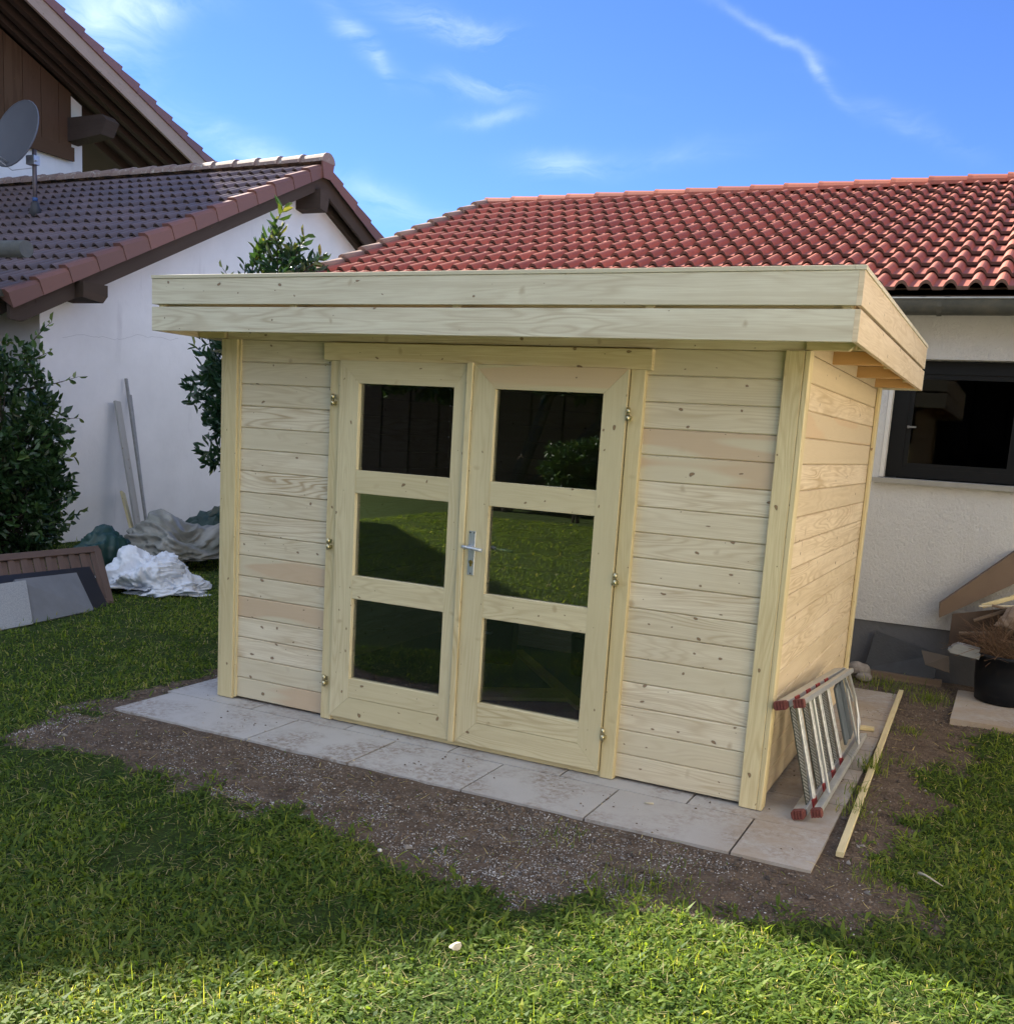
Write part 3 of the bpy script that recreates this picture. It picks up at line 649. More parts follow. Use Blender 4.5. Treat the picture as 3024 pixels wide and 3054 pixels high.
# weathered lean-to at the left edge
T = thing('lean_to', 'weathered timber lean-to with a round log beam against the garage at the left edge', 'lean-to', (-10, 2.9, 0))
t = MB()
for i in range(7): t.box(-2, .35, -.05 + .0, -.02, 1.5 + i * .19, 1.68 + i * .19, g=0)
t.box(.25, .37, -.08, .03, -.05, 2.9, g=2); t.build('side_boards', M_clad, T)
t = MB(); t.tube([(-2.5, .30, 3.20), (1.50, .26, 3.12)], .085, 14); t.build('log_beam', plain('grey_log', (.13, .14, .14), .8, 0, .2, 9, .3), T)
t = MB(); t.box(-2.4, .4, -.1, .6, 2.82, 2.85); t.build('roof', M_felt, T)

# ------------------------------------------------------------------ places behind and beside the camera
BN = thing('timber_barn', 'dark stained timber barn seen reflected in the shed door glass', 'barn', (-6, -17, 0))
b = MB()
for i in range(75): b.box(-16 + i * .4, -15.601 + i * .4, -.1 , .012 * (i % 2), -.1, 5.6, g=2)
b.build('wall', wood('tarred_boards', (.014, .012, .011), (.008, .007, .006), (.014, .012, .011), 0, rough=.9, spec=.05), BN)
b = MB(); b.prism([(.5, 5.4), (.5, 5.5), (-5, 8.3), (-10, 5.5), (-10, 5.4), (-5, 8.2)], -16.3, 14.3, axis=0); b.build('roof', M_tileG, BN)
NH = thing('reflector_house', 'white house added unseen right of the lawn to bounce warm sunlight onto the shed', 'house', (4.0, 0, 0))  # unseen house added to reflect warm sunlight onto the side wall of the shed
b = MB(); b.box(0, 6, -6, 5, -.1, 3.6); b.build('wall', plaster('warm_white_render', (.84, .74, .58), bs=20, bk=.1), NH)
b = MB(); b.prism([(-.5, 3.6), (3, 5.0), (6.5, 3.6), (6.5, 3.5), (3, 4.9), (-.5, 3.5)], -6.4, 5.4, axis=1); b.build('roof', M_tileR, NH)
for y_ in (-1.6, 1.2): b = MB(); b.box(-.02, .0, y_, y_ + 1.2, .9, 2.1); b.build('window', M_black, NH)

# ------------------------------------------------------------------ the shed
SH = thing('garden_shed', 'new pale spruce flat-roofed garden shed with glazed double doors on concrete paving', 'shed', (0, 0, 0))
PW = .1155; Z0 = .012; WX = -3.05; DP = 2.42
def planks(b, x0, x1, y0, y1, g, rows=range(17), z0=Z0, tf=None):
    for i in rows: b.box(x0, x1, y0, y1, z0 + i * PW + .0008, z0 + (i + 1) * PW - .0014, g=g, ch=.0045, t=tf() if tf else None)
fw = MB(); planks(fw, WX + .09, -2.345, .0, .028, 0); planks(fw, -.671, -.076, .0, .028, 0)
fw.box(WX + .002, -.001, .0, .028, Z0 + 17 * PW, 2.038, g=0); fw.box(WX + .09, -2.345, .012, .020, .02, 2.03, g=0); fw.box(-.671, -.076, .012, .020, .02, 2.03, g=0); fw.build('front_wall', M_plank, SH)
sw = MB(); planks(sw, -.028, .0, .03, DP, 1); sw.box(-.028, 0, .03, DP, Z0 + 17 * PW, 2.038, g=1); sw.box(-.02, -.012, .04, DP - .01, .02, 2.03, g=1); sw.build('side_wall', M_side, SH)
sw = MB(); planks(sw, WX, WX + .028, .03, DP, 1); sw.box(WX, WX + .028, .03, DP, Z0 + 17 * PW, 2.038, g=1); sw.box(WX + .01, WX + .018, .04, DP - .01, .02, 2.03, g=1); sw.build('side_wall', M_side, SH)
sw = MB(); planks(sw, WX + .03, -.03, DP - .028, DP, 0); sw.box(WX + .03, -.03, DP - .028, DP, Z0 + 17 * PW, 2.038, g=0); sw.box(WX + .03, -.03, DP - .018, DP - .01, .02, 2.03, g=0); sw.build('back_wall', M_side, SH)
for (x0, x1, y0, y1) in ((WX, WX + .089, -.024, .0), (-.077, .002, -.024, .0), (.003, .026, -.024, .05), (WX - .022, WX, -.02, .05), (.0025, .024, DP - .075, DP + .004)):
    c = MB(); c.box(x0, x1, y0, y1, .0 + .004, 1.974 if y1 < 1 else 2.0, g=2, ch=.003, t=random.random() * .8); c.build('corner_trim', M_trim, SH)
c = MB(); c.box(WX + .0895, WX + .104, -.012, -.0005, .012, 1.974, g=2, t=.1); c.build('corner_trim', M_trim, SH)
# door frame
for (x0, x1, z0, z1, gg_) in ((-2.346, -2.279, .004, 1.878, 2), (-.737, -.670, .004, 1.878, 2), (-2.386, -.645, 1.879, 1.968, 0)):
    c = MB(); c.box(x0, x1, -.030 if gg_ == 2 else -.034, .02, z0, z1, g=gg_, ch=.003, t=random.random() * .8); c.build('door_frame', M_trim, SH)
c = MB(); c.box(-2.278, -.738, -.02, .04, .004, .029, g=0, ch=.002); c.build('threshold', M_trim, SH)
def door(x0, x1, inner):
    zb, zt = .034, 1.880; b = MB(); ya, yb = -.046, -.006; so, si, tp, bt = .115, .110, .111, .115
    a, c = (.115, .084) if inner > 0 else (.118, .111)   # stile widths left, right
    dk = lambda: random.random() * .85
    b.prism([(x0, zb), (x0 + a, zb + bt), (x0 + a, zt - tp), (x0, zt)], ya, yb, 1, (0, 1), dk())
    b.prism([(x1, zb), (x1, zt), (x1 - c, zt - tp), (x1 - c, zb + bt)], ya, yb, 1, (0, 1), dk())
    b.prism([(x0 + .0012, zb), (x1 - .0012, zb), (x1 - c, zb + bt - .0012), (x0 + a, zb + bt - .0012)], ya, yb, 1, (1, 0), dk())
    b.prism([(x0 + .0012, zt), (x0 + a, zt - tp + .0012), (x1 - c, zt - tp + .0012), (x1 - .0012, zt)], ya, yb, 1, (1, 0), .95 if inner < 0 else dk())
    for (r0, r1) in ((zb + bt, zb + .217), (zb + .644, zb + .763), (zb + 1.189, zb + 1.305)): b.box(x0 + a + .0007, x1 - c - .0007, ya + .0015, yb, r0, r1, g=0, t=dk(), ch=.002)
    o = b.build('door', M_plank2, SH)
    for (z0_, z1_) in ((zb + .217, zb + .644), (zb + .763, zb + 1.189), (zb + 1.305, zt - tp)):
        g_ = MB(); X0, X1 = x0 + a, x1 - c; g_.box(X0 - .004, X1 + .004, -.022, -.018, z0_ - .003, z1_ + .003); g_.build('pane', M_glass, o)
    hx = x0 - .035 if inner > 0 else x1 + .012
    hx = -2.313 if inner > 0 else -.728
    for hz in (1.683, .947, .217):
        h = MB(); h.tube([(hx, -.052, hz - .030), (hx, -.052, hz - .001)], .0085, 12); h.tube([(hx, -.052, hz + .001), (hx, -.052, hz + .030)], .0085, 12)
        h.box(hx - .004, hx + .02 * inner if inner > 0 else hx + .004, -.052, -.046, hz + .004, hz + .026); h.box(hx - .012, hx + .012, -.05, -.03, hz - .024, hz - .006); h.build('hinge', M_zinc, o)
    return o
M_plank2 = wood('spruce_door', (.70, .63, .42), (.42, .33, .18), (.58, .38, .23), knots=.36, pinkfrom=.9, grainamt=1.2)
door(-2.276, -1.530, 1); dR = door(-1.512, -.742, -1)
c = MB(); c.box(-1.5445, -1.5115, -.060, -.0465, .034, 1.886, g=2, ch=.003, t=.2); c.build('door_astragal', M_trim, SH)
h = MB(); h.box(-1.488, -1.452, -.052, -.0463, .882, 1.096, ch=.002); pl = h.build('handle_plate', M_silver, dR)
h = MB(); h.tube([(-1.472, -.05, 1.020), (-1.474, -.088, 1.020), (-1.470, -.096, 1.020), (-1.392, -.094, 1.012)], .0085, 10); h.tube([(-1.50, -.094, 1.021), (-1.47, -.096, 1.020)], .008, 10); h.build('lever', M_silver, pl)
h = MB(); h.tube([(-1.470, -.056, .945), (-1.470, -.052, .945)], .010, 12); h.box(-1.475, -1.465, -.0555, -.052, .925, .942); h.build('lock_cylinder', M_brass, pl)
for (x, z) in ((-1.481, 1.088), (-1.459, 1.088), (-1.470, .890)): h = MB(); h.tube([(x, -.0535, z), (x, -.052, z)], .0035, 8); h.build('screw', M_black, pl)
h = MB(); h.tube([(-1.39, .03, 1.012), (-1.30, .05, 1.008)], .0085, 8); h.build('inner_lever', M_silver, pl)
# roof
RX0, RX1, RY0, RY1 = -3.27, .244, -.322, 2.53
rd = MB(); x = RX0 + .03
while x < RX1 - .03:
    e = min(x + .088, RX1 - .03); rd.box(x, e - .001, RY0 + .03, RY1 - .03, 2.040, 2.058, g=1, ch=.002); x += .088
roof = rd.build('roof', M_trim, SH)
f = MB(); f.box(RX0 + .03, RX1 - .03, RY0 + .03, RY1 - .03, 2.0585, 2.066); f.build('roofing_felt', M_felt, roof)
for (z0, z1) in ((1.982, 2.101), (2.115, 2.240)):
    f = MB(); f.box(RX0, RX1 - .0205, RY0, RY0 + .02, z0, z1, g=0, ch=.0015, t=random.random() * .8); f.build('fascia_board', M_fascia, roof)
    f = MB(); f.box(RX0, RX1, RY1 - .02, RY1, z0, z1, g=0, ch=.0015); f.build('fascia_board', M_fascia, roof)
    f = MB(); f.box(RX1 - .02, RX1, RY0, RY1 - .0205, z0, z1, g=1, ch=.0015, t=.3); f.build('fascia_board', M_side, roof)
    f = MB(); f.box(RX0, RX0 + .02, RY0 + .0205, RY1 - .0205, z0, z1, g=1, ch=.0015); f.build('fascia_board', M_side, roof)
def piece(name, m_, par, *a, **k): f_ = MB(); f_.box(*a, **k); return f_.build(name, m_, par)
for (a) in ((RX0 - .002, RX1 - .036, RY0 - .004, RY0 + .03), (RX1 - .030, RX1 + .004, RY0 + .036, RY1), (RX0 - .004, RX0 + .03, RY0 + .036, RY1), (RX1 - .035, RX1 + .004, RY0 - .004, RY0 + .035)):
    piece('cap_strip', M_fascia, roof, a[0], a[1], a[2], a[3], 2.241, 2.258, ch=.001)
for xb in (RX0 + .03, -2.4, -1.5, -.6, RX1 - .07): piece('batten', M_trim, roof, xb, xb + .035, RY0 + .0205, RY0 + .045, 1.985, 2.235, g=2)
for yb in (.0, .9, 1.8, 2.4):
    piece('batten', M_trim, roof, RX1 - .045, RX1 - .0205, yb, yb + .04, 1.985, 2.235, g=2); piece('batten', M_trim, roof, RX0 + .0205, RX0 + .045, yb, yb + .04, 1.985, 2.235, g=2)
piece('upstand_board', M_trim, roof, RX0 + .03, RX1 - .03, RY0 + .047, RY0 + .06, 2.067, 2.235, g=0, t=.95); piece('upstand_board', M_trim, roof, RX1 - .06, RX1 - .047, RY0 + .07, RY1 - .03, 2.067, 2.235, g=1, t=.95)
for y in (.66, 1.46, 2.24):
    f = MB(); f.box(RX0 + .03, RX1 - .022, y, y + .045, 1.979, 2.038, g=0, ch=.002); f.build('purlin', wood('orange_heart_purlin', (.62, .38, .17), (.45, .26, .11), (.6, .35, .2), .1), roof)
f = MB(); f.prism([(.003, 1.978), (.17, 1.978), (.205, 2.012), (.205, 2.038), (.003, 2.038)], -.018, .022, axis=1); f.build('header_beam', M_trim, roof); f = MB(); f.prism([(WX - .003, 1.978), (WX - .16, 1.978), (WX - .19, 2.012), (WX - .19, 2.038), (WX - .003, 2.038)], -.018, .022, axis=1); f.build('header_beam', M_trim, roof)
fl = MB(); fl.box(WX + .03, -.03, .03, DP - .03, .004, .018); fl.build('floor', M_floor, SH)
# things lying inside the shed
b = MB(); b.box(-.21, .21, -.13, .13, 0, .30, ch=.02); tcse = thing('tool_case', 'black tool case on the shed floor behind the right door glass', 'tool case', (-2.3, 1.78, .019), (0, 0, .3)); b.build('body', M_case, tcse)
b = MB(); b.tube([(-.07, -.14, .22), (-.07, -.165, .22), (.07, -.165, .22), (.07, -.14, .22)], .009, 8); b.build('handle', M_silver, tcse)
b = MB(); b.box(-.12, .12, -.28, .28, 0, .02, g=1, ch=.002); tag(b.build('board_offcut', M_trim), 'short wide board offcut flat on the shed floor inside', 'board'); o = bpy.data.objects['board_offcut']; o.location = (-1.66, 1.04, .019); o.rotation_euler = (0, 0, -.95)
b = MB(); b.box(-.035, .035, -.75, .75, 0, .025, g=1); o = tag(b.build('long_batten', M_trim), 'long batten lying diagonally on the shed floor inside', 'batten'); o.location = (-1.72, 1.55, .019); o.rotation_euler = (0, 0, .70)
b = MB(); b.tube([(0, 0, 0), (0, 0, .26)], .13, 20, rs=[.12, .135]); o = tag(b.build('bucket', M_case), 'black bucket standing near the back wall inside the shed', 'bucket'); o.location = (-1.55, 1.86, .019)

# ------------------------------------------------------------------ folded step ladder leaning on the shed
nb = Vector((.185, .00, .026)); nt2 = Vector((.062, -.005, .49)); fb = Vector((.20, 1.50, .022)); ft = Vector((.085, 1.40, .385))
LY = (fb - nb).normalized(); LW = (nt2 - nb); LW = (LW - LY * LW.dot(LY)).normalized(); LN = LY.cross(LW).normalized()
if LN.x < 0: LN = -LN
LD = thing('step_ladder', 'folded aluminium step ladder with red feet leaning on its side against the shed', 'ladder', nb)
Bm = Matrix((LY, LW, LN)).transposed(); LD.rotation_euler = Bm.to_euler()
inv = Bm.transposed()
def loc(p): return inv @ (Vector(p) - nb)
pT0, pB1, pT1 = loc(nt2), loc(fb), loc(ft)
def bar(b, a, c, wx, wy, nrm=Vector((0, 0, 1)), t=.4, ch=.003):
    a, c = Vector(a), Vector(c); d = (c - a); l = d.length; d.normalize(); s = nrm.cross(d).normalized(); n_ = d.cross(s)
    M = Matrix((d, s, n_)).transposed().to_4x4(); M.translation = a; b.box(0, l, -wx / 2, wx / 2, -wy / 2, wy / 2, g=0, M=M, ch=ch, t=t)
B0 = Vector((0, 0, 0))
def LP(s, wv, n_=0): # s along 0..1, wv 0 bottom..1 top
    lo_ = B0.lerp(pB1, s); hi_ = pT0.lerp(pT1, s); q = lo_.lerp(hi_, wv); q.z = n_; return q
for wv in (0, 1):
    b = MB(); bar(b, LP(0, wv, .0), LP(1, wv, .0), .030, .060); bar(b, LP(0, wv, .0) + Vector((0, 0, .029)), LP(1, wv) + Vector((0, 0, .029)), .030, .004); b.build('rail', M_alu, LD)
    b = MB(); bar(b, LP(.01, wv, .075), LP(.96, wv, .065), .024, .035); b.build('rear_rail', M_alu, LD)
    for s0, nn, sz in ((-.022, .0, (.042, .064)), (-.012, .076, (.040, .048))):
        b = MB(); bar(b, LP(s0 - .006, wv, nn), LP(s0 + .016, wv, nn), sz[0] * .92, sz[1] * .92, ch=.008)
        for k in range(4): bar(b, LP(s0 - .010, wv, nn - .02 + .013 * k), LP(s0 + .01, wv, nn - .02 + .013 * k), sz[0] * .9, .006, ch=.001)
        b.build('foot', M_redw, LD)
for i, s0 in enumerate((.10, .27, .43, .585)):
    b = MB(); q0, q1 = LP(s0, .03), LP(s0, .97); X = Vector((1, 0, 0))
    # tread: bright upper face, perforated dark web
    bar(b, q0 + Vector((.024, 0, .031)), q1 + Vector((.024, 0, .031)), .056, .008, t=.1); bar(b, q0 + Vector((.024, 0, .036)), q1 + Vector((.024, 0, .036)), .030, .003, t=.0)
    bar(b, q0 + Vector((.052, 0, .014)), q1 + Vector((.052, 0, .014)), .034, .005, t=.1)
    for k in range(3): bar(b, q0 + Vector((.036 + .009 * k, 0, .017)), q1 + Vector((.036 + .009 * k, 0, .017)), .003, .006, t=.0, ch=0)
    tr = b.build('tread', M_galv, LD)
    b = MB(); bar(b, q0 + Vector((-.046, 0, .018)), q1 + Vector((-.046, 0, .018)), .092, .004, t=.9); pw = b.build('perforated_web', plain('dark_perforated', (.05, .06, .055), .5, .6), tr)
    b = MB(); m_ = 26
    for k in range(m_):
        for j in range(5):
            c0 = q0.lerp(q1, (k + .5 + .5 * (j % 2)) / (m_ + .5)) + Vector((-.078 + .0165 * j, 0, .0205)); r = .0048
            b.face([c0 + Vector((r * math.cos(a), r * math.sin(a), 0)) for a in (0, 1.05, 2.09, 3.14, 4.19, 5.24)], None, .0)
    b.build('pimples', M_galv, tr)
    for wv in (.0, 1.0):
        b = MB(); bar(b, LP(s0 - .02, wv, .032), LP(s0 + .035, wv, .032), .034, .010); b.build('connector', M_red, LD)
b = MB(); bar(b, LP(.17, .02, .082), LP(.17, .98, .082), .016, .014); b.build('rear_brace', M_alu, LD)
b = MB(); bar(b, LP(.80, .02, .07), LP(.80, .98, .07), .014, .012); b.build('rear_brace', M_alu, LD)
b = MB(); q0, q1 = LP(.70, .12, .035), LP(.70, .88, .035); M_plat = plain('blue_grey_platform', (.13, .16, .19), .5, .2); bar(b, q0 + Vector((.06, 0, 0)), q1 + Vector((.06, 0, 0)), .105, .014, t=.3); b.build('platform', M_plat, LD); b = MB(); bar(b, q0 + Vector((.19, 0, 0)), q1 + Vector((.19, 0, 0)), .10, .014, t=.6)
b.build('platform', M_plat, LD)
b = MB(); bar(b, LP(.78, .02, .08), LP(.84, .36, .085), .012, .008); b.build('stay', M_alu, LD); b = MB(); bar(b, LP(.78, .98, .08), LP(.82, .62, .085), .012, .008); b.build('stay', M_alu, LD)
b = MB(); hp = [LP(.88, 0, .02), LP(1.02, .0, .02), LP(1.09, .10, .02), LP(1.11, .5, .02), LP(1.09, .90, .02), LP(1.02, 1.0, .02), LP(.88, 1, .02)]; b.tube(hp, .011, 10); b.build('hoop', M_alu, LD)

# ------------------------------------------------------------------ small things on the right
b = MB(); a0, a1 = Vector((.405, -.33, .004)), Vector((.325, 2.86, .012)); bar(b, a0, a1, .030, .022, ch=.002, t=.2); tag(b.build('timber_batten', M_trim), 'long thin pale batten lying along the right edge of the paving', 'batten')
b = MB(); b.box(.665, 1.25, 2.30, 3.2, -.03, .012, t=.9); tag(b.build('paver', M_pave), 'loose concrete paver under the black pot', 'paving slab')
PT = thing('plant_pot', 'big black plastic pot full of dry garden clippings on a concrete paver', 'plant pot', (.955, 3.03, .013))
b = MB(); rr = [.165, .185, .200, .207, .216, .216, .205, .198]; zz = [0, .01, .15, .30, .30, .325, .325, .29]
K = 36
for i in range(len(rr) - 1):
    for k in range(K):
        a, c = 2 * math.pi * k / K, 2 * math.pi * (k + 1) / K
        b.face([(rr[i] * math.cos(a), rr[i] * math.sin(a), zz[i]), (rr[i] * math.cos(c), rr[i] * math.sin(c), zz[i]), (rr[i + 1] * math.cos(c), rr[i + 1] * math.sin(c), zz[i + 1]), (rr[i + 1] * math.cos(a), rr[i + 1] * math.sin(a), zz[i + 1])], None, .5, True)
b.face([(.198 * math.cos(2 * math.pi * k / K), .198 * math.sin(2 * math.pi * k / K), .27) for k in range(K)]); b.build('body', M_pot, PT)
b = MB(); R = random.Random(3)
for _ in range(900):
    a = R.uniform(0, 6.28); r = .18 * math.sqrt(R.random()); p0 = Vector((r * math.cos(a), r * math.sin(a), .29 + R.uniform(0, .05))); l = R.uniform(.06, .34)
    dd = Vector((R.uniform(-1, .8), R.uniform(-.6, 1), R.uniform(.1, 1.0))).normalized(); p1 = p0 + dd * l * .5; p2 = p1 + (dd + Vector((R.uniform(-.6, .6), R.uniform(-.6, .6), R.uniform(-.9, .1)))).normalized() * l * .5
    b.tube([p0, p1, p2], .002, 4, rs=[.0026, .002, .001], smooth=False)
tag(b.build('garden_clippings', M_twig), 'tangle of dry brown clippings heaped in the black pot', 'clippings', kind='stuff').location = (.955, 3.03, .013)
b = MB()
for _ in range(9):
    c0 = Vector((R.uniform(-.05, .15), R.uniform(-.16, -.02), .33 + R.uniform(0, .03))); rr_ = R.uniform(.03, .07); ph = R.uniform(0, 6)
    b.tube([c0 + Vector((rr_ * math.cos(ph + k * .5), rr_ * .6 * math.sin(ph + k * .5), .02 * math.sin(k))) for k in range(9)], .0035, 5)
tag(b.build('cut_stems', M_yel), 'curled yellow plant stems on top of the black pot', 'plant stems').location = (.955, 3.03, .013)
# crumpled things
def crumple(name, matl, loc, radii, seed, amp=.35, rid=.25, sub=5, flat=0.0, rot=0, label='', cat='', sag=.0, frac=1):
    import bmesh
    bm = bmesh.new(); bmesh.ops.create_icosphere(bm, subdivisions=sub, radius=1)
    for v in bm.verts:
        p = v.co.copy(); o = Vector((seed * 3.1, seed * 1.7, seed * .9))
        wv_ = Vector((noise.noise(p * 1.1 + o), noise.noise(p * 1.1 + o * 2), noise.noise(p * 1.1 - o))) * .55; pp = p + wv_
        r = 1 + amp * noise.noise(p * 1.2 + o); f_ = 1.25 * frac; a_ = rid
        for oc in range(5):
            r += a_ * (.22 - min(abs(noise.noise(pp * f_ + o * (1 + oc))), .5)); f_ *= 2.05; a_ *= .52
        q = Vector((p.x * r * radii[0], p.y * r * radii[1], p.z * r * radii[2]))
        if q.z < 0:
            k = 1 + sag * min(1, -q.z / radii[2]); q.x *= k; q.y *= k; q.z = max(q.z * .35, -.03)
        v.co = q
    me = bpy.data.meshes.new(name); bm.to_mesh(me); bm.free(); me.materials.append(matl)
    for pgn in me.polygons: pgn.use_smooth = sub > 4
    o = bpy.data.objects.new(name, me); COL.objects.link(o); o.location = loc; o.rotation_euler = (0, 0, rot); tag(o, label, cat); return o
crumple('paper_bag', M_paper, (.985, 3.17, .50), (.13, .08, .12), 4, .3, .45, 5, label='crumpled brown paper bag stuffed into the pot above the clippings', cat='paper bag')
def leanbox(name, pts, th, matl, label, cat):
    """a board given by its four front corners, thickened away from the viewer"""
    b = MB(); P_ = [Vector(p) for p in pts]; n_ = (P_[1] - P_[0]).cross(P_[3] - P_[0]).normalized()
    if n_.dot(Vector((.84, -4.4, 1.57)) - P_[0]) < 0: n_ = -n_
    Q = [p - n_ * th for p in P_]; u = [(0, 0), ((P_[1] - P_[0]).length, 0), ((P_[2] - P_[3]).length, (P_[3] - P_[0]).length), (0, (P_[3] - P_[0]).length)]
    b.face(P_, u, .4); b.face(Q[::-1], u[::-1], .4)
    for k in range(4): j = (k + 1) % 4; b.face([P_[j], P_[k], Q[k], Q[j]], None, .7)
    o = b.build(name, matl); tag(o, label, cat); return o
leanbox('cardboard_box', [(.475, 3.36, .47), (1.02, 3.42, .80), (.99, 3.42, .93), (.93, 3.42, .985), (.475, 3.36, .585)][:4] if False else [(.478, 3.34, .475), (1.06, 3.40, .86), (.90, 3.40, .99), (.470, 3.34, .575)], .10, M_card, 'long flattened cardboard box leaning over the pot against the house wall', 'cardboard box')
leanbox('cardboard_sheet', [(.56, 3.28, .30), (1.15, 3.33, .42), (1.15, 3.35, .66), (.56, 3.30, .52)], .012, plain('dull_cardboard', (.085, .058, .043), .9), 'dark cardboard sheet standing behind the paper bag', 'cardboard')
b = MB(); bar(b, (.72, 3.22, .605), (1.2, 3.26, .66), .018, .012); tag(b.build('thin_lath', M_straw), 'thin pale lath lying across the cardboard above the paper bag', 'lath')
b = MB(); bar(b, (.74, 3.28, .60), (1.25, 3.33, .83), .035, .03, t=.7); tag(b.build('timber_offcut', M_trim), 'slanting brown timber offcut under the long cardboard box', 'timber')
b = MB()
b.prism([(.0, 0), (.02, -.018), (.20, -.018), (.20, .02), (.03, .02)], -.05, .05, axis=1); b.prism([(.015, .024), (.03, .020), (.19, .020), (.19, .048), (.05, .050)], -.045, .045, axis=1)
o = b.build('plastic_tray', M_tray)
for (a_, c_, wd_, lb_) in (((.70, 3.25, .50), (1.20, 3.30, .74), .045, 'short dark board slanting behind the paper bag, just under the thin lath'), ((.62, 3.24, .40), (1.15, 3.28, .47), .03, 'narrow split stick lying low behind the garden clippings'), ((.80, 3.22, .62), (1.25, 3.26, .56), .02, 'thin stick pointing down to the right above the paper bag')):
    bs_ = MB(); bar(bs_, a_, c_, wd_, .018, t=.9); tag(bs_.build('split_stick', M_old), lb_, 'stick', 'sticks piled behind the pot'); o.location = (.575, 2.95, .335); o.rotation_euler = (0, .12, 0); tag(o, 'stacked pale grey plastic trays sticking out beside the pot rim', 'tray')
leanbox('slate_slab', [(.02, 3.36, .035), (.50, 3.34, .035), (.50, 3.44, .20), (.06, 3.44, .31)], .03, M_slate, 'dark slate slab leaning against the house plinth', 'slate slab')
b = MB(); b.box(-.02, .55, 3.31, 3.37, -.03, .033, t=.9); tag(b.build('edging_board', M_old), 'old wooden edging board under the dark slate slab', 'board')
leanbox('torn_cardboard', [(.44, 3.12, .17), (.60, 3.10, .14), (.58, 3.12, .25), (.40, 3.16, .26)], .01, plain('damp_cardboard', (.10, .085, .075), .9), 'small torn cardboard scrap left of the pot', 'cardboard')
def stone(loc, r, seed, label, matl=None, group=None):
    return crumple('stone', matl or M_stone, loc, r, seed, .25, .05, 3, label=label, cat='stone')
STG = 'loose stones on the ground'
stone((.0, 3.22, .03), (.075, .06, .075), 2, 'rounded brown field stone behind the shed corner, the larger one')
stone((.055, 3.10, .01), (.055, .045, .05), 6, 'smaller pale grey field stone in front of the larger one')
stone((.50, -.72, -.045), (.028, .02, .014), 9, 'dark pebble in the bare soil beyond the paving corner')
stone((-1.12, -1.31, -.005), (.009, .007, .009), 12, 'small white pebble at the edge of the lawn', plain('white_pebble', (.7, .72, .68), .6))
b = MB(); b.box(-.045, .045, -.022, .022, 0, .022, ch=.003); o = tag(b.build('wood_block', M_trim), 'little pale wood block on the paving at the ladder end', 'wood block'); o.location = (.245, 1.70, .003); o.rotation_euler = (0, 0, .15)
b = MB(); b.tube([(.70, -.30, -.012), (.725, -.335, .0), (.79, -.385, -.008)], .003, 5, rs=[.008, .004, .002]); tag(b.build('broken_twig', M_straw), 'pale broken twig on the soil near the right lawn', 'twig')
b = MB(); c0 = Vector((0, 0, 0)); ps = [(.020 * math.cos(a) * (1 + .15 * math.sin(3 * a)),   .015 * math.sin(a), .004 * math.sin(2 * a)) for a in [k * .6283 for k in range(10)]]
for k in range(10): b.face([(0, 0, .010), ps[k], ps[(k + 1) % 10]], None, .1); b.face([(0, 0, .006), (ps[(k + 1) % 10][0], ps[(k + 1) % 10][1], ps[(k + 1) % 10][2] - .002), (ps[k][0], ps[k][1], ps[k][2] - .002)], None, .1)
o = tag(b.build('fallen_leaf', M_straw), 'pale dry fallen leaf lying on the sunlit grass', 'leaf'); o.location = (-.51, -1.82, .015); o.rotation_euler = (.4, -.2, .5)
b = MB(); b.tube([(-.02, 0, 0), (.02, 0, .006)], .004, 6); o = tag(b.build('wood_splinter', M_straw), 'small pale wood splinter on the slabs below the front wall', 'splinter'); o.location = (-.42, -.24, .005)

# ------------------------------------------------------------------ heap on the left
PN = thing('fence_panel', 'brown slatted wood panel leaning in the grass at the far left', 'wood panel')
A0, A1, A2, A3 = Vector((-5.75, 1.70, -.03)), Vector((-5.50, .25, -.03)), Vector((-5.90, .45, .42)), Vector((-6.15, 1.92, .378))
def PQ(u, v): return A0.lerp(A1, u).lerp(A3.lerp(A2, u), v)
nP = (A1 - A0).cross(A3 - A0).normalized()
if nP.x < 0: nP = -nP
def pbar(b, u0, v0, u1, v1, w_, th=.03, off=0): bar(b, PQ(u0, v0) + nP * off, PQ(u1, v1) + nP * off, w_, th, nrm=nP)
b = MB(); pbar(b, 0, .98, 1, .98, .06, .04); pbar(b, 0, .05, 1, .05, .06, .04); pbar(b, .02, .03, .02, .95, .07, .045); pbar(b, .98, .03, .98, .95, .07, .04); b.build('frame', M_panel, PN)
b = MB(); k = 0; u = .055
while u < .96: pbar(b, u, .06, u, .94, .062, .014, -.012 if k % 2 else .004); u += .045; k += 1
b.build('slats', M_panel, PN)
leanbox('black_board', [(-5.66, 1.58, -.02), (-5.44, .25, -.02), (-5.76, .35, .31), (-5.98, 1.68, .263)], .012, plain('black_sheet', (.018, .018, .022), .5), 'thin black board leaning between the wood panel and the stone slab', 'board')
leanbox('stone_slab', [(-5.565, 1.35, -.01), (-5.45, .66, -.01), (-5.70, .74, .28), (-5.85, 1.43, .25)], .03, M_stonegrey, 'smooth grey stone slab leaning on the black board', 'stone slab')
leanbox('granite_slab', [(-5.44, .68, -.01), (-5.38, .12, -.01), (-5.62, .20, .27), (-5.655, .80, .275)], .03, M_granite, 'pale speckled granite slab at the left edge beside the smooth grey slab', 'stone slab')
crumple('white_sack', M_bagW, (-6.02, 2.36, .06), (.30, .35, .28), 3, .55, .42, 6, frac=1.5, label='crumpled white woven sack lying on the lawn before the garage', cat='sack', sag=.18)
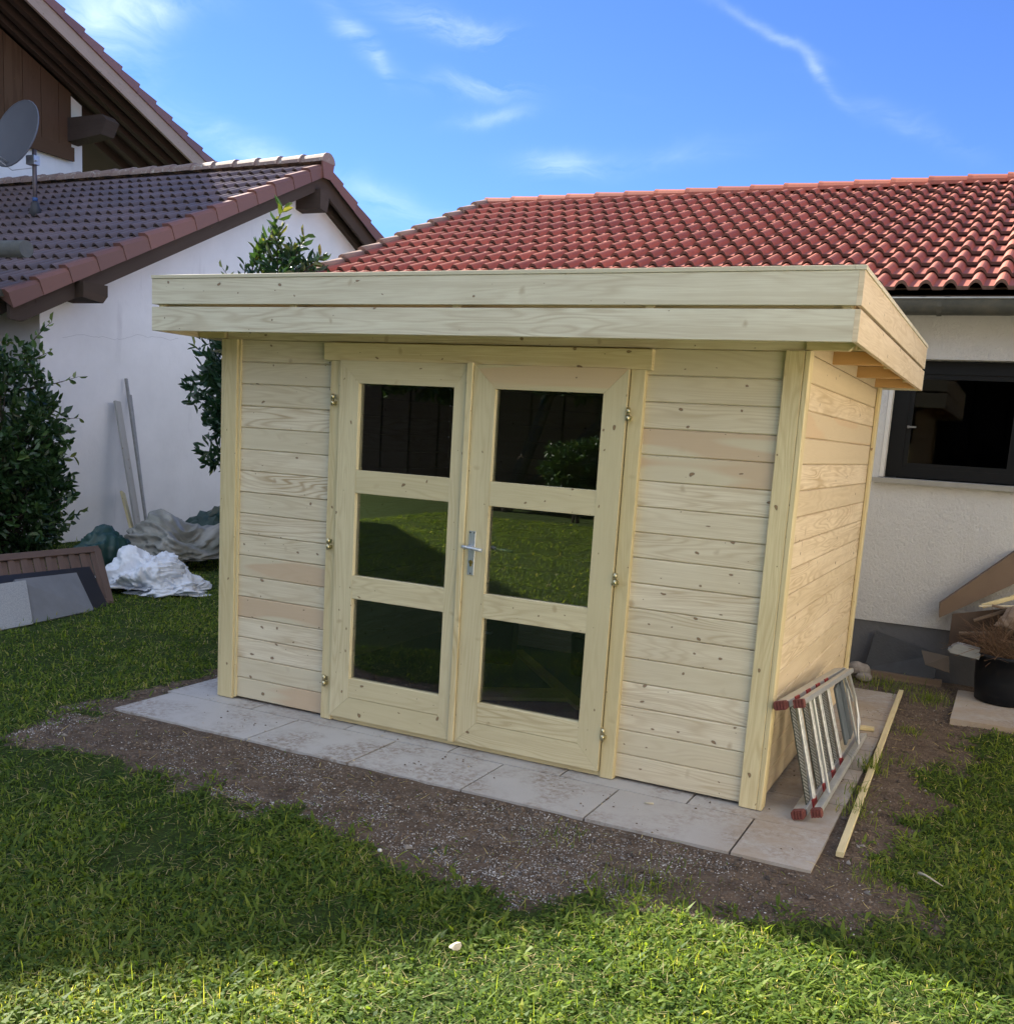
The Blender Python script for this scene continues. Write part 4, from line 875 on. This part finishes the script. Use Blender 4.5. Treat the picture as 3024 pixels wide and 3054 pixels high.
crumple('white_sheet', M_bagW, (-5.80, 2.45, .0), (.27, .33, .14), 8, .5, .42, 6, frac=1.3, label='low spread fold of white sheeting at the foot of the crumpled sack', cat='sheet', sag=.1)
crumple('tarpaulin', M_tarpG, (-6.95, 3.75, .12), (.42, .62, .33), 5, .6, .55, 6, frac=1.2, label='crumpled grey tarpaulin heaped in front of the garage wall', cat='tarpaulin')
crumple('green_tarpaulin', M_tarpD, (-6.85, 2.6, .06), (.22, .36, .36), 11, .35, .45, 5, label='dark green tarpaulin heap behind the brown wood panel', cat='tarpaulin')
crumple('green_sheeting', M_tarpD, (-7.4, 4.9, .1), (.3, .5, .42), 14, .35, .45, 4, label='dark green sheeting behind the grey tarpaulin next to the shed', cat='sheeting')
def lean(a, c, wx, wy, name, m_, label, cat): b = MB(); bar(b, a, c, wx, wy, nrm=Vector((1, .3, 0)), t=.4); return tag(b.build(name, m_), label, cat)
lean((-8.62, 4.80, .0), (-9.03, 4.83, 1.66), .12, .03, 'leaning_plank', wood('silver_plank', (.42, .41, .40), (.28, .26, .25), (.4, .38, .36), .2), 'silvery weathered plank leaning on the white garage wall', 'plank')
M_rail = plain('dull_steel', (.34, .33, .32), .6, .25, .2, 20)
lean((-8.58, 4.90, .0), (-9.05, 4.99, 1.94), .035, .03, 'metal_rail', M_rail, 'tall thin metal rail leaning on the garage wall, the tallest of the group', 'metal rail')
lean((-8.66, 4.97, .0), (-9.05, 5.06, 1.75), .035, .02, 'thin_rod', M_rail, 'thin metal strip leaning right beside the tallest rail', 'metal rail')
lean((-8.60, 4.70, .0), (-9.0, 4.88, .56), .09, .03, 'short_board', M_trim, 'short yellowish board leaning at the foot of the weathered plank', 'board')

# ------------------------------------------------------------------ foliage
def leaves(name, pos, nrm, length, width, tint, matl, parent=None, fold=.25):
    """oval folded leaves; pos, dirs arrays"""
    n = len(pos); d = nrm / np.linalg.norm(nrm, axis=1)[:, None]
    r = rng.normal(size=(n, 3)); s = np.cross(d, r); s /= np.linalg.norm(s, axis=1)[:, None]; u = np.cross(s, d)
    Ln = length[:, None]; Wd = width[:, None]
    base = pos; tip = pos + d * Ln - u * Ln * .12
    l1 = pos + d * Ln * .3 + s * Wd * .45 + u * Wd * fold; l2 = pos + d * Ln * .7 + s * Wd * .42 + u * Wd * fold * .7
    r1 = pos + d * Ln * .3 - s * Wd * .45 + u * Wd * fold; r2 = pos + d * Ln * .7 - s * Wd * .42 + u * Wd * fold * .7
    Vv = np.stack([base, l1, l2, tip, r2, r1], 1).reshape(-1, 3); i = np.arange(n)[:, None] * 6
    F = np.concatenate([i + np.array([[0, 1, 2, 3]]), i + np.array([[0, 3, 4, 5]])]); T = np.concatenate([tint, tint])
    return np_mesh(name, Vv, F, T, matl, parent)
def shrub(name, label, cat, base, blobs, n, matl, L0=.09, W0=.035, shoots=(), seed=1, stemr=.02, topcut=None):
    """blobs = list of (center, radii); leaves sit in whorls on twigs spread through the blobs"""
    global rng
    th = thing(name, label, cat, base); b0 = np.array(base); R_ = np.random.default_rng(seed)
    vol = np.array([r[0] * r[1] * r[2] for c, r in blobs]) ** .67; cnt = (n * vol / vol.sum()).astype(int)
    P_, D_, T_ = [], [], []; stems = MB()
    for (c, r), k in zip(blobs, cnt):
        m = max(1, k // 6); v = R_.normal(size=(m, 3)); v /= np.linalg.norm(v, axis=1)[:, None]
        lump = 1 + .16 * np.sin(v[:, 0] * 5 + seed) * np.sin(v[:, 1] * 6 + 1.3 * seed) + .14 * np.sin(v[:, 2] * 7 + v[:, 0] * 3)
        rr_ = (.45 + .55 * R_.random(m) ** .5) * lump
        p = np.array(c) + v * np.array(r) * rr_[:, None]
        outd = v + np.array([0, 0, .55]) + R_.normal(size=(m, 3)) * .35; outd /= np.linalg.norm(outd, axis=1)[:, None]
        for j in range(6):
            rd_ = R_.normal(size=(m, 3)); dd = outd * (.5 + .6 * (j % 3) / 2) + rd_ * .75
            P_.append(p + outd * (.022 * j) + R_.normal(size=(m, 3)) * .01); D_.append(dd); T_.append(np.clip(R_.beta(2, 3, m) * .75 + .25 * (rr_ > .95) * R_.random(m), 0, 1))
        for q in p[:: max(1, m // 40)]:
            c_ = Vector(c) - Vector((0, 0, r[2] * .6)); mid = (Vector(q) + c_) / 2 + Vector(R_.normal(size=3)) * .06; stems.tube([Vector(c_) - Vector(base), mid - Vector(base), Vector(q) - Vector(base)], .008, 5, rs=[.014, .009, .003])
    for (p0, p1, nl) in shoots:
        p0, p1 = np.array(p0, float), np.array(p1, float); sag = R_.normal(size=3) * .04
        pts = [p0 + (p1 - p0) * t + sag * math.sin(math.pi * t) for t in np.linspace(0, 1, 6)]; stems.tube([Vector(q - b0) for q in pts], .006, 5, rs=[.009, .008, .007, .006, .004, .002])
        ax = (p1 - p0) / np.linalg.norm(p1 - p0); t = np.linspace(.12, 1, nl); k = np.arange(nl)
        q = p0 + (p1 - p0) * t[:, None] + sag * np.sin(np.pi * t)[:, None]; ang = k * 2.4
        s_ = np.cross(ax, [0.3, .2, 1]); s_ /= np.linalg.norm(s_); u_ = np.cross(ax, s_)
        dd = s_ * np.cos(ang)[:, None] + u_ * np.sin(ang)[:, None] + ax * .9 + R_.normal(size=(nl, 3)) * .15
        P_.append(q); D_.append(dd); T_.append(np.clip(.4 + .45 * t + R_.normal(size=nl) * .15, 0, 1))
    P_, D_, T_ = np.concatenate(P_), np.concatenate(D_), np.concatenate(T_); m = len(P_)
    leaves('foliage', P_ - b0, D_, L0 * R_.uniform(.6, 1.2, m), W0 * R_.uniform(.7, 1.2, m), T_, matl, th)
    bz_ = Vector((0, 0, 0))
    for k in range(5):
        c = blobs[k % len(blobs)][0]; stems.tube([(R_.normal() * .06, R_.normal() * .06, -.03), tuple((np.array(c) - b0) * .5 + R_.normal(size=3) * .05), tuple(np.array(c) - b0 + R_.normal(size=3) * .1)], stemr, 7, rs=[stemr, stemr * .8, stemr * .5])
    stems.build('stem', M_bark, th); return th
shrub('cherry_laurel', 'tall glossy green laurel shrub between the shed and the garage wall', 'shrub', (-5.9, 4.1, -.03),
      [((-6.35, 4.2, 1.95), (.72, .6, .62)), ((-6.05, 4.2, 1.45), (.85, .6, .65)), ((-5.6, 4.0, 1.2), (.8, .6, .8)), ((-5.8, 4.0, 2.2), (.55, .45, .42)), ((-5.40, 3.6, 2.88), (.24, .2, .15))], 9000, M_leafB, .125, .046,
      [((-5.9, 3.6, 2.7), (-5.50, 3.5, 3.48), 36), ((-5.7, 3.6, 2.6), (-5.25, 3.5, 3.22), 36), ((-6.0, 3.6, 2.7), (-5.72, 3.5, 3.18), 34), ((-5.6, 3.6, 2.6), (-5.05, 3.5, 3.05), 28), ((-6.1, 3.6, 2.6), (-5.95, 3.5, 2.98), 14), ((-6.2, 3.7, 2.5), (-6.22, 3.5, 2.96), 14), ((-5.5, 3.6, 2.5), (-5.4, 3.5, 3.15), 22),
       ((-6.6, 4.1, 2.0), (-7.22, 4.2, 2.28), 16), ((-6.7, 4.1, 1.7), (-7.1, 4.2, 1.95), 14), ((-6.5, 4.1, 1.5), (-7.05, 4.2, 1.55), 14), ((-6.6, 4.2, 2.2), (-7.05, 4.2, 2.42), 16), ((-6.5, 4.2, 1.1), (-6.95, 4.2, 1.05), 12), ((-5.8, 3.6, 2.7), (-5.62, 3.5, 3.05), 22), ((-5.6, 3.6, 2.7), (-5.55, 3.5, 3.3), 34)], seed=3)
shrub('laurel_bush', 'broad dark green laurel bush filling the left edge before the garage', 'bush', (-8.2, 2.6, -.03),
      [((-8.3, 2.75, 1.25), (.60, .62, .78)), ((-8.35, 2.75, .75), (.60, .72, .62)), ((-8.6, 1.95, 1.2), (.8, .8, .95)), ((-8.6, 1.7, .6), (.8, .9, .7)), ((-8.4, 2.9, .45), (.6, .6, .5)), ((-8.8, 1.1, 1.2), (.8, .8, .9))], 22000, M_leafA, .10, .048,
      [((-8.3, 2.9, 1.8), (-8.30, 3.42, 2.42), 16), ((-8.3, 3.0, 1.9), (-8.3, 3.40, 2.12), 10), ((-8.2, 2.9, 1.7), (-8.15, 3.62, 1.88), 14), ((-8.2, 2.9, 1.4), (-8.1, 3.58, 1.45), 12), ((-8.3, 2.4, 1.8), (-8.3, 2.9, 2.15), 12), ((-8.2, 2.9, 1.0), (-8.1, 3.5, 1.05), 12), ((-8.3, 2.2, 1.9), (-8.2, 2.3, 2.25), 12)], seed=5).location.y -= .13
shrub('round_bush', 'round clipped green bush reflected in the upper right door pane', 'bush', (-6.5, -13.6, -.03),
      [((-6.5, -13.6, 1.02), (.62, .6, .38))], 6000, M_leafA, .12, .06, seed=8)
shrub('maple_tree', 'broad leafy garden tree whose crown shows reflected at the top of the door glass', 'tree', (-8.6, -14.6, -.03),
      [((-7.2, -14.6, 3.5), (1.7, 1.0, 1.15)), ((-10.6, -14.6, 3.4), (1.9, 1.0, 1.15)), ((-4, -14.8, 4.2), (2.2, 1.0, 1.3))], 16000, M_leafA, .22, .13, seed=9, stemr=.12)

# ------------------------------------------------------------------ lawn blades, weeds and gravel
def blades(P_, z, hd, Ln, Wd, a0, a1, tint, broad):
    n = len(P_); h = np.stack([np.cos(hd), np.sin(hd), np.zeros(n)], 1); s = np.stack([-np.sin(hd), np.cos(hd), np.zeros(n)], 1)
    b = np.concatenate([P_, z[:, None]], 1); up = np.array([0, 0, 1.0])
    m = b + (h * np.cos(a0)[:, None] + up * np.sin(a0)[:, None]) * (Ln * .5)[:, None]
    t = m + (h * np.cos(a1)[:, None] + up * np.sin(a1)[:, None]) * (Ln * .5)[:, None]
    wb = np.where(broad, .25, 1.0) * Wd * .5; wm = np.where(broad, 1.0, .85) * Wd * .5
    V_ = np.stack([b - s * wb[:, None], b + s * wb[:, None], m - s * wm[:, None], m + s * wm[:, None], t], 1).reshape(-1, 3)
    i = np.arange(n)[:, None] * 5; F = np.concatenate([i + np.array([[0, 1, 3]]), i + np.array([[0, 3, 2]]), i + np.array([[2, 3, 4]])])
    return V_, F, np.concatenate([tint] * 3)
def in_rect(P_, x0, x1, y0, y1): return (P_[:, 0] > x0) & (P_[:, 0] < x1) & (P_[:, 1] > y0) & (P_[:, 1] < y1)
def scatter(n, x0, x1, y0, y1, dref=3.0, keep=1.0):
    P_ = np.stack([rng.uniform(x0, x1, n), rng.uniform(y0, y1, n)], 1)
    d = np.hypot(np.hypot(P_[:, 0] - CAM[0], P_[:, 1] - CAM[1]), 1.5); acc = rng.random(n) < np.minimum(1, (dref / d) ** 1.7) * keep
    P_, d = P_[acc], d[acc]
    # keep what the camera can see, with a margin
    q = (np.concatenate([P_, np.zeros((len(P_), 1))], 1) - CAM) @ np.array(RM); u = 1512 + 3053.7 * q[:, 0] / -q[:, 2]; v = 1822 - 3053.7 * q[:, 1] / -q[:, 2]
    ok = (q[:, 2] < 0) & (u > -250) & (u < 3270) & (v < 3500) & (v > 0)
    ok &= ~in_rect(P_, -3.34, .335, -.565, 2.82) & ~in_rect(P_, -5.3, 9, 3.48, 9) & ~in_rect(P_, -20, -9.1, 3.7, 20) & ~in_rect(P_, .66, 1.26, 2.29, 3.2)
    return P_[ok], d[ok]
AV, AF, AT, off = [], [], [], 0
def add(P_, d, kind):
    global off
    n = len(P_); s = soilness(P_); z = gz(P_); sc = np.clip(d / 3.2, 1, 2.4)
    patch = vnoise(P_, 2.2, 21) * .6 + vnoise(P_, 7, 22) * .4
    if kind == 'grass':
        thin = np.clip((.34 - patch) * 4, 0, .75); ok = rng.random(n) > np.maximum(np.clip(s * 1.02, 0, 1) ** .8 * .99, thin); Ln = rng.uniform(.015, .038, n) * (1 + .5 * (patch - .4)) * (1 - .3 * s); Wd = rng.uniform(.0022, .0042, n) * sc
        a0 = rad(1) * rng.uniform(35, 88, n); a1 = a0 - rad(1) * rng.uniform(5, 75, n); broad = np.zeros(n, bool)
        tint = np.clip(rng.normal(.42, .2, n) + (patch - .5) * .8 + (vnoise(P_, .9, 61) - .5) * .3, 0, .94); straw = rng.random(n) < .05; tint[straw] = 1
    elif kind == 'tall':
        ok = (rng.random(n) > s ** .5) ; Ln = rng.uniform(.04, .10, n); Wd = rng.uniform(.002, .0032, n) * sc
        a0 = rad(1) * rng.uniform(45, 88, n); a1 = a0 - rad(1) * rng.uniform(0, 50, n); broad = np.zeros(n, bool); tint = np.clip(rng.normal(.55, .2, n), 0, .95)
    elif kind == 'broad':
        ok = (rng.random(n) > s) & (patch > .30 + .12 * rng.random(n)); Ln = rng.uniform(.03, .08, n); Wd = rng.uniform(.008, .016, n)
        a0 = rad(1) * rng.uniform(15, 60, n); a1 = a0 - rad(1) * rng.uniform(10, 50, n); broad = np.ones(n, bool); tint = np.clip(rng.normal(.45, .16, n), 0, .9)
    elif kind == 'clover':
        ok = (rng.random(n) > s); Ln = rng.uniform(.010, .020, n); Wd = rng.uniform(.008, .014, n); z = z + rng.uniform(.004, .028, n)
        a0 = rad(1) * rng.uniform(-10, 40, n); a1 = a0 - rad(1) * rng.uniform(0, 30, n); broad = np.ones(n, bool); tint = np.clip(rng.normal(.42, .14, n) + (patch - .5) * .4, 0, .9)
    elif kind == 'dry':
        ok = (rng.random(n) > .88 * s); Ln = rng.uniform(.03, .07, n); Wd = rng.uniform(.0018, .003, n) * sc; z = z + rng.uniform(.0, .02, n)
        a0 = rad(1) * rng.uniform(-5, 22, n); a1 = a0 - rad(1) * rng.uniform(-10, 25, n); broad = np.zeros(n, bool); tint = rng.choice([.6, 1.0, 1.0], n)
    P_, z = P_[ok], z[ok]; m = ok.sum(); hd = rng.uniform(0, 2 * np.pi, m)
    V_, F, T = blades(P_, z - .003, hd, Ln[ok], Wd[ok], a0[ok], a1[ok], tint[ok], broad[ok]); AV.append(V_); AF.append(F + off); AT.append(T); off += len(V_)
add(*scatter(1500000, -9.2, 2.2, -3.6, 6.0, 2.6), 'grass'); add(*scatter(45000, -9.2, 2.2, -3.6, 6.0), 'tall'); add(*scatter(260000, -9.2, 2.2, -3.6, 6.0, 3.4), 'broad'); add(*scatter(420000, -9.2, 2.2, -3.6, 6.0, 3.0), 'clover'); add(*scatter(110000, -9.2, 2.2, -3.6, 6.0, 3.4), 'dry')
print('blades', off // 5)
# lawn behind the camera, mirrored in the glass
cq, cd = scatter(1500, -6, 2.2, -3.4, 3.0, 3.4); ok_ = soilness(cq) < .6; cq = cq[ok_]; k_ = 11
P_ = np.repeat(cq, k_, 0) + rng.normal(size=(len(cq) * k_, 2)) * .006; n = len(P_)
V_, F, T = blades(P_, gz(P_) + .004, np.tile(np.arange(k_) * 2 * np.pi / k_, len(cq)) + rng.normal(0, .3, n), rng.uniform(.03, .075, n), rng.uniform(.008, .015, n), rad(1) * rng.uniform(12, 42, n), rad(1) * rng.uniform(-22, 22, n), np.clip(np.repeat(rng.normal(.42, .17, len(cq)), k_) + rng.normal(0, .06, n), 0, .95), np.ones(n, bool)); AV.append(V_); AF.append(F + off); AT.append(T); off += len(V_)
n = 60000; P_ = np.stack([rng.uniform(-9, -.5, n), rng.uniform(-13, -3.6, n)], 1); z = gz(P_)
V_, F, T = blades(P_, z, rng.uniform(0, 6.28, n), rng.uniform(.03, .07, n), rng.uniform(.008, .014, n), rad(1) * rng.uniform(30, 85, n), rad(1) * rng.uniform(0, 50, n), np.clip(rng.normal(.45, .2, n), 0, 1), np.zeros(n, bool)); AV.append(V_); AF.append(F + off); AT.append(T); off += len(V_)
tag(np_mesh('grass', np.concatenate(AV), np.concatenate(AF), np.concatenate(AT), M_grass), 'short mown lawn grass mixed with clover and dandelion leaves', 'grass', kind='stuff')

# weeds in the soil: clumps of longer blades
def clump(c, n, Lm, spread, seed, name, label):
    R_ = np.random.default_rng(seed); P_ = np.array(c)[None, :] + R_.normal(size=(n, 2)) * spread; z = gz(P_)
    V_, F, T = blades(P_, z, R_.uniform(0, 6.28, n), R_.uniform(.5, 1.2, n) * Lm, R_.uniform(.002, .0045, n), rad(1) * R_.uniform(40, 88, n), rad(1) * R_.uniform(-20, 60, n), np.clip(R_.normal(.5, .2, n), 0, 1), R_.random(n) < .3)
    return tag(np_mesh(name, V_, F, T, M_grass), label, 'weed', 'weeds growing in the bare soil')
clump((.375, .92), 90, .15, .03, 1, 'grass_clump', 'tall green grass clump growing beside the long thin batten, the tallest one')
clump((.36, .50), 50, .12, .03, 2, 'grass_clump', 'low spreading grass tuft at the paving edge just before the tall clump')
clump((.40, .22), 60, .11, .045, 3, 'grass_clump', 'flat grass tuft lying over the near half of the thin batten')
clump((.50, 1.20), 70, .07, .07, 4, 'grass_clump', 'small yellowish weed patch in the soil right of the tall clump')
clump((.55, -.45), 130, .05, .06, 5, 'grass_clump', 'bright green grass patch on the soil near the broken twig')
clump((-.62, -.78), 60, .05, .07, 6, 'grass_clump', 'small dark weed in the gravel in front of the paving centre')
clump((-.15, -1.02), 240, .07, .12, 7, 'grass_clump', 'leafy weed mat on the soil at the lawn edge right of centre')
clump((.20, 3.05), 260, .10, .13, 8, 'grass_clump', 'shaded weeds growing between paving and house plinth')
clump((.52, 2.80), 200, .09, .08, 10, 'grass_clump', 'shaded grass growing left of the concrete paver')
clump((.47, 1.9), 120, .05, .06, 12, 'grass_clump', 'low weeds at the far end of the thin batten')

# gravel chips and soil crumbs
def chips(n, x0, x1, y0, y1, r0, r1, dens, seed, matl, name, label, flat=.6):
    R_ = np.random.default_rng(seed); P_ = np.stack([R_.uniform(x0, x1, n), R_.uniform(y0, y1, n)], 1); ok = dens(P_, R_) & ~in_rect(P_, -3.37, .35, -.575, 2.83); P_ = P_[ok]; m = len(P_)
    z = gz(P_); r = R_.uniform(r0, r1, m); o8 = np.array([(1, 0, 0), (0, 1, 0), (-1, 0, 0), (0, -1, 0), (0, 0, 1), (0, 0, -1)], float)
    V_ = o8[None] * (1 + R_.normal(size=(m, 6, 1)) * .25) * r[:, None, None] * np.stack([R_.uniform(.7, 1.4, m), R_.uniform(.5, 1, m), np.full(m, flat)], 1)[:, None, :]
    a = R_.uniform(0, 6.28, m); ca, sa = np.cos(a)[:, None], np.sin(a)[:, None]; x, y = V_[..., 0].copy(), V_[..., 1].copy(); V_[..., 0] = x * ca - y * sa; V_[..., 1] = x * sa + y * ca
    V_ += np.concatenate([P_, (z + r * .25)[:, None]], 1)[:, None, :]
    f = np.array([(0, 1, 4), (1, 2, 4), (2, 3, 4), (3, 0, 4), (1, 0, 5), (2, 1, 5), (3, 2, 5), (0, 3, 5)]); F = (np.arange(m)[:, None, None] * 6 + f[None]).reshape(-1, 3); T = np.repeat(R_.random(m), 8)
    return tag(np_mesh(name, V_.reshape(-1, 3), F, T, matl), label, 'gravel', kind='stuff')
def chipmat(name, stops, rough=.8):
    m, n, Nd, Lk, p = mat(name); ti = Nd.new('ShaderNodeAttribute'); ti.attribute_name = 'tint'; Lk.new(ramp(Nd, Lk, ti.outputs['Fac'], stops), p.inputs['Base Color']); p.inputs['Roughness'].default_value = rough; return m
def dg(P_, R_):
    s = soilness(P_); pat = vnoise(P_, 2.0, 31) * .6 + vnoise(P_, 6, 32) * .4; fr_ = np.clip((-.35 - P_[:, 1]) * 3, .12, 1) * np.clip((.35 - P_[:, 0]) * 2.2, .12, 1)
    return (s > .55) & (R_.random(len(P_)) < fr_ * np.clip((pat - .34) * 3.2, .10, 1))
chips(190000, -3.6, 1.0, -1.5, 2.8, .0018, .0048, dg, 5, chipmat('chip_stone', [(0, (.13, .12, .115)), (.4, (.26, .25, .245)), (.8, (.42, .41, .41)), (1, (.66, .65, .64))]), 'gravel', 'pale fine gravel chips strewn on the bare soil in front of the paving')
chips(2600, -3.6, 1.2, -1.5, 3.4, .006, .016, lambda P_, R_: soilness(P_) > .5, 16, chipmat('earth_clod', [(0, (.06, .046, .038)), (.9, (.14, .11, .09)), (1, (.30, .28, .26))], .95), 'earth_clods', 'larger clods of earth and small stones lying on the bare soil', .7)
chips(70000, -3.6, 1.3, -1.5, 3.4, .002, .007, lambda P_, R_: soilness(P_) > .4, 6, chipmat('soil_crumb', [(0, (.08, .058, .045)), (1, (.21, .16, .12))], .95), 'soil_crumbs', 'dark crumbs of earth scattered over the bare soil', .8)
def dp_(P_, R_): return in_rect(P_, -3.2, .33, -.55, -.02) | in_rect(P_, .0, .33, -.1, 2.8)
def pavecrumbs():
    R_ = np.random.default_rng(3); n = 5200; P_ = np.stack([R_.uniform(-3.2, .33, n), R_.uniform(-.55, 2.7, n)], 1); ok = dp_(P_, R_) & (vnoise(P_, 3.3, 44) * .7 + vnoise(P_, 9, 45) * .3 > .52 + .18 * R_.random(n)); P_ = P_[ok]; m = len(P_); r = R_.uniform(.03, 1, m) ** 3 * .0065 + .0012
    o8 = np.array([(1, 0, 0), (0, 1, 0), (-1, 0, 0), (0, -1, 0), (0, 0, .7), (0, 0, -.2)], float); V_ = o8[None] * r[:, None, None] + np.concatenate([P_, (np.full(m, .002))[:, None]], 1)[:, None, :]
    f = np.array([(0, 1, 4), (1, 2, 4), (2, 3, 4), (3, 0, 4)]); F = (np.arange(m)[:, None, None] * 6 + f[None]).reshape(-1, 3)
    tag(np_mesh('paving_crumbs', V_.reshape(-1, 3), F, np.repeat(R_.random(m), 4), chipmat('crumb_on_slab', [(0, (.07, .045, .03)), (.7, (.14, .1, .07)), (1, (.55, .46, .32))])), 'crumbs of soil and sawdust scattered on the concrete paving', 'crumbs', kind='stuff')
pavecrumbs()
for o_ in COL.objects:
    if o_.get('category') == 'stone': o_['group'] = STG
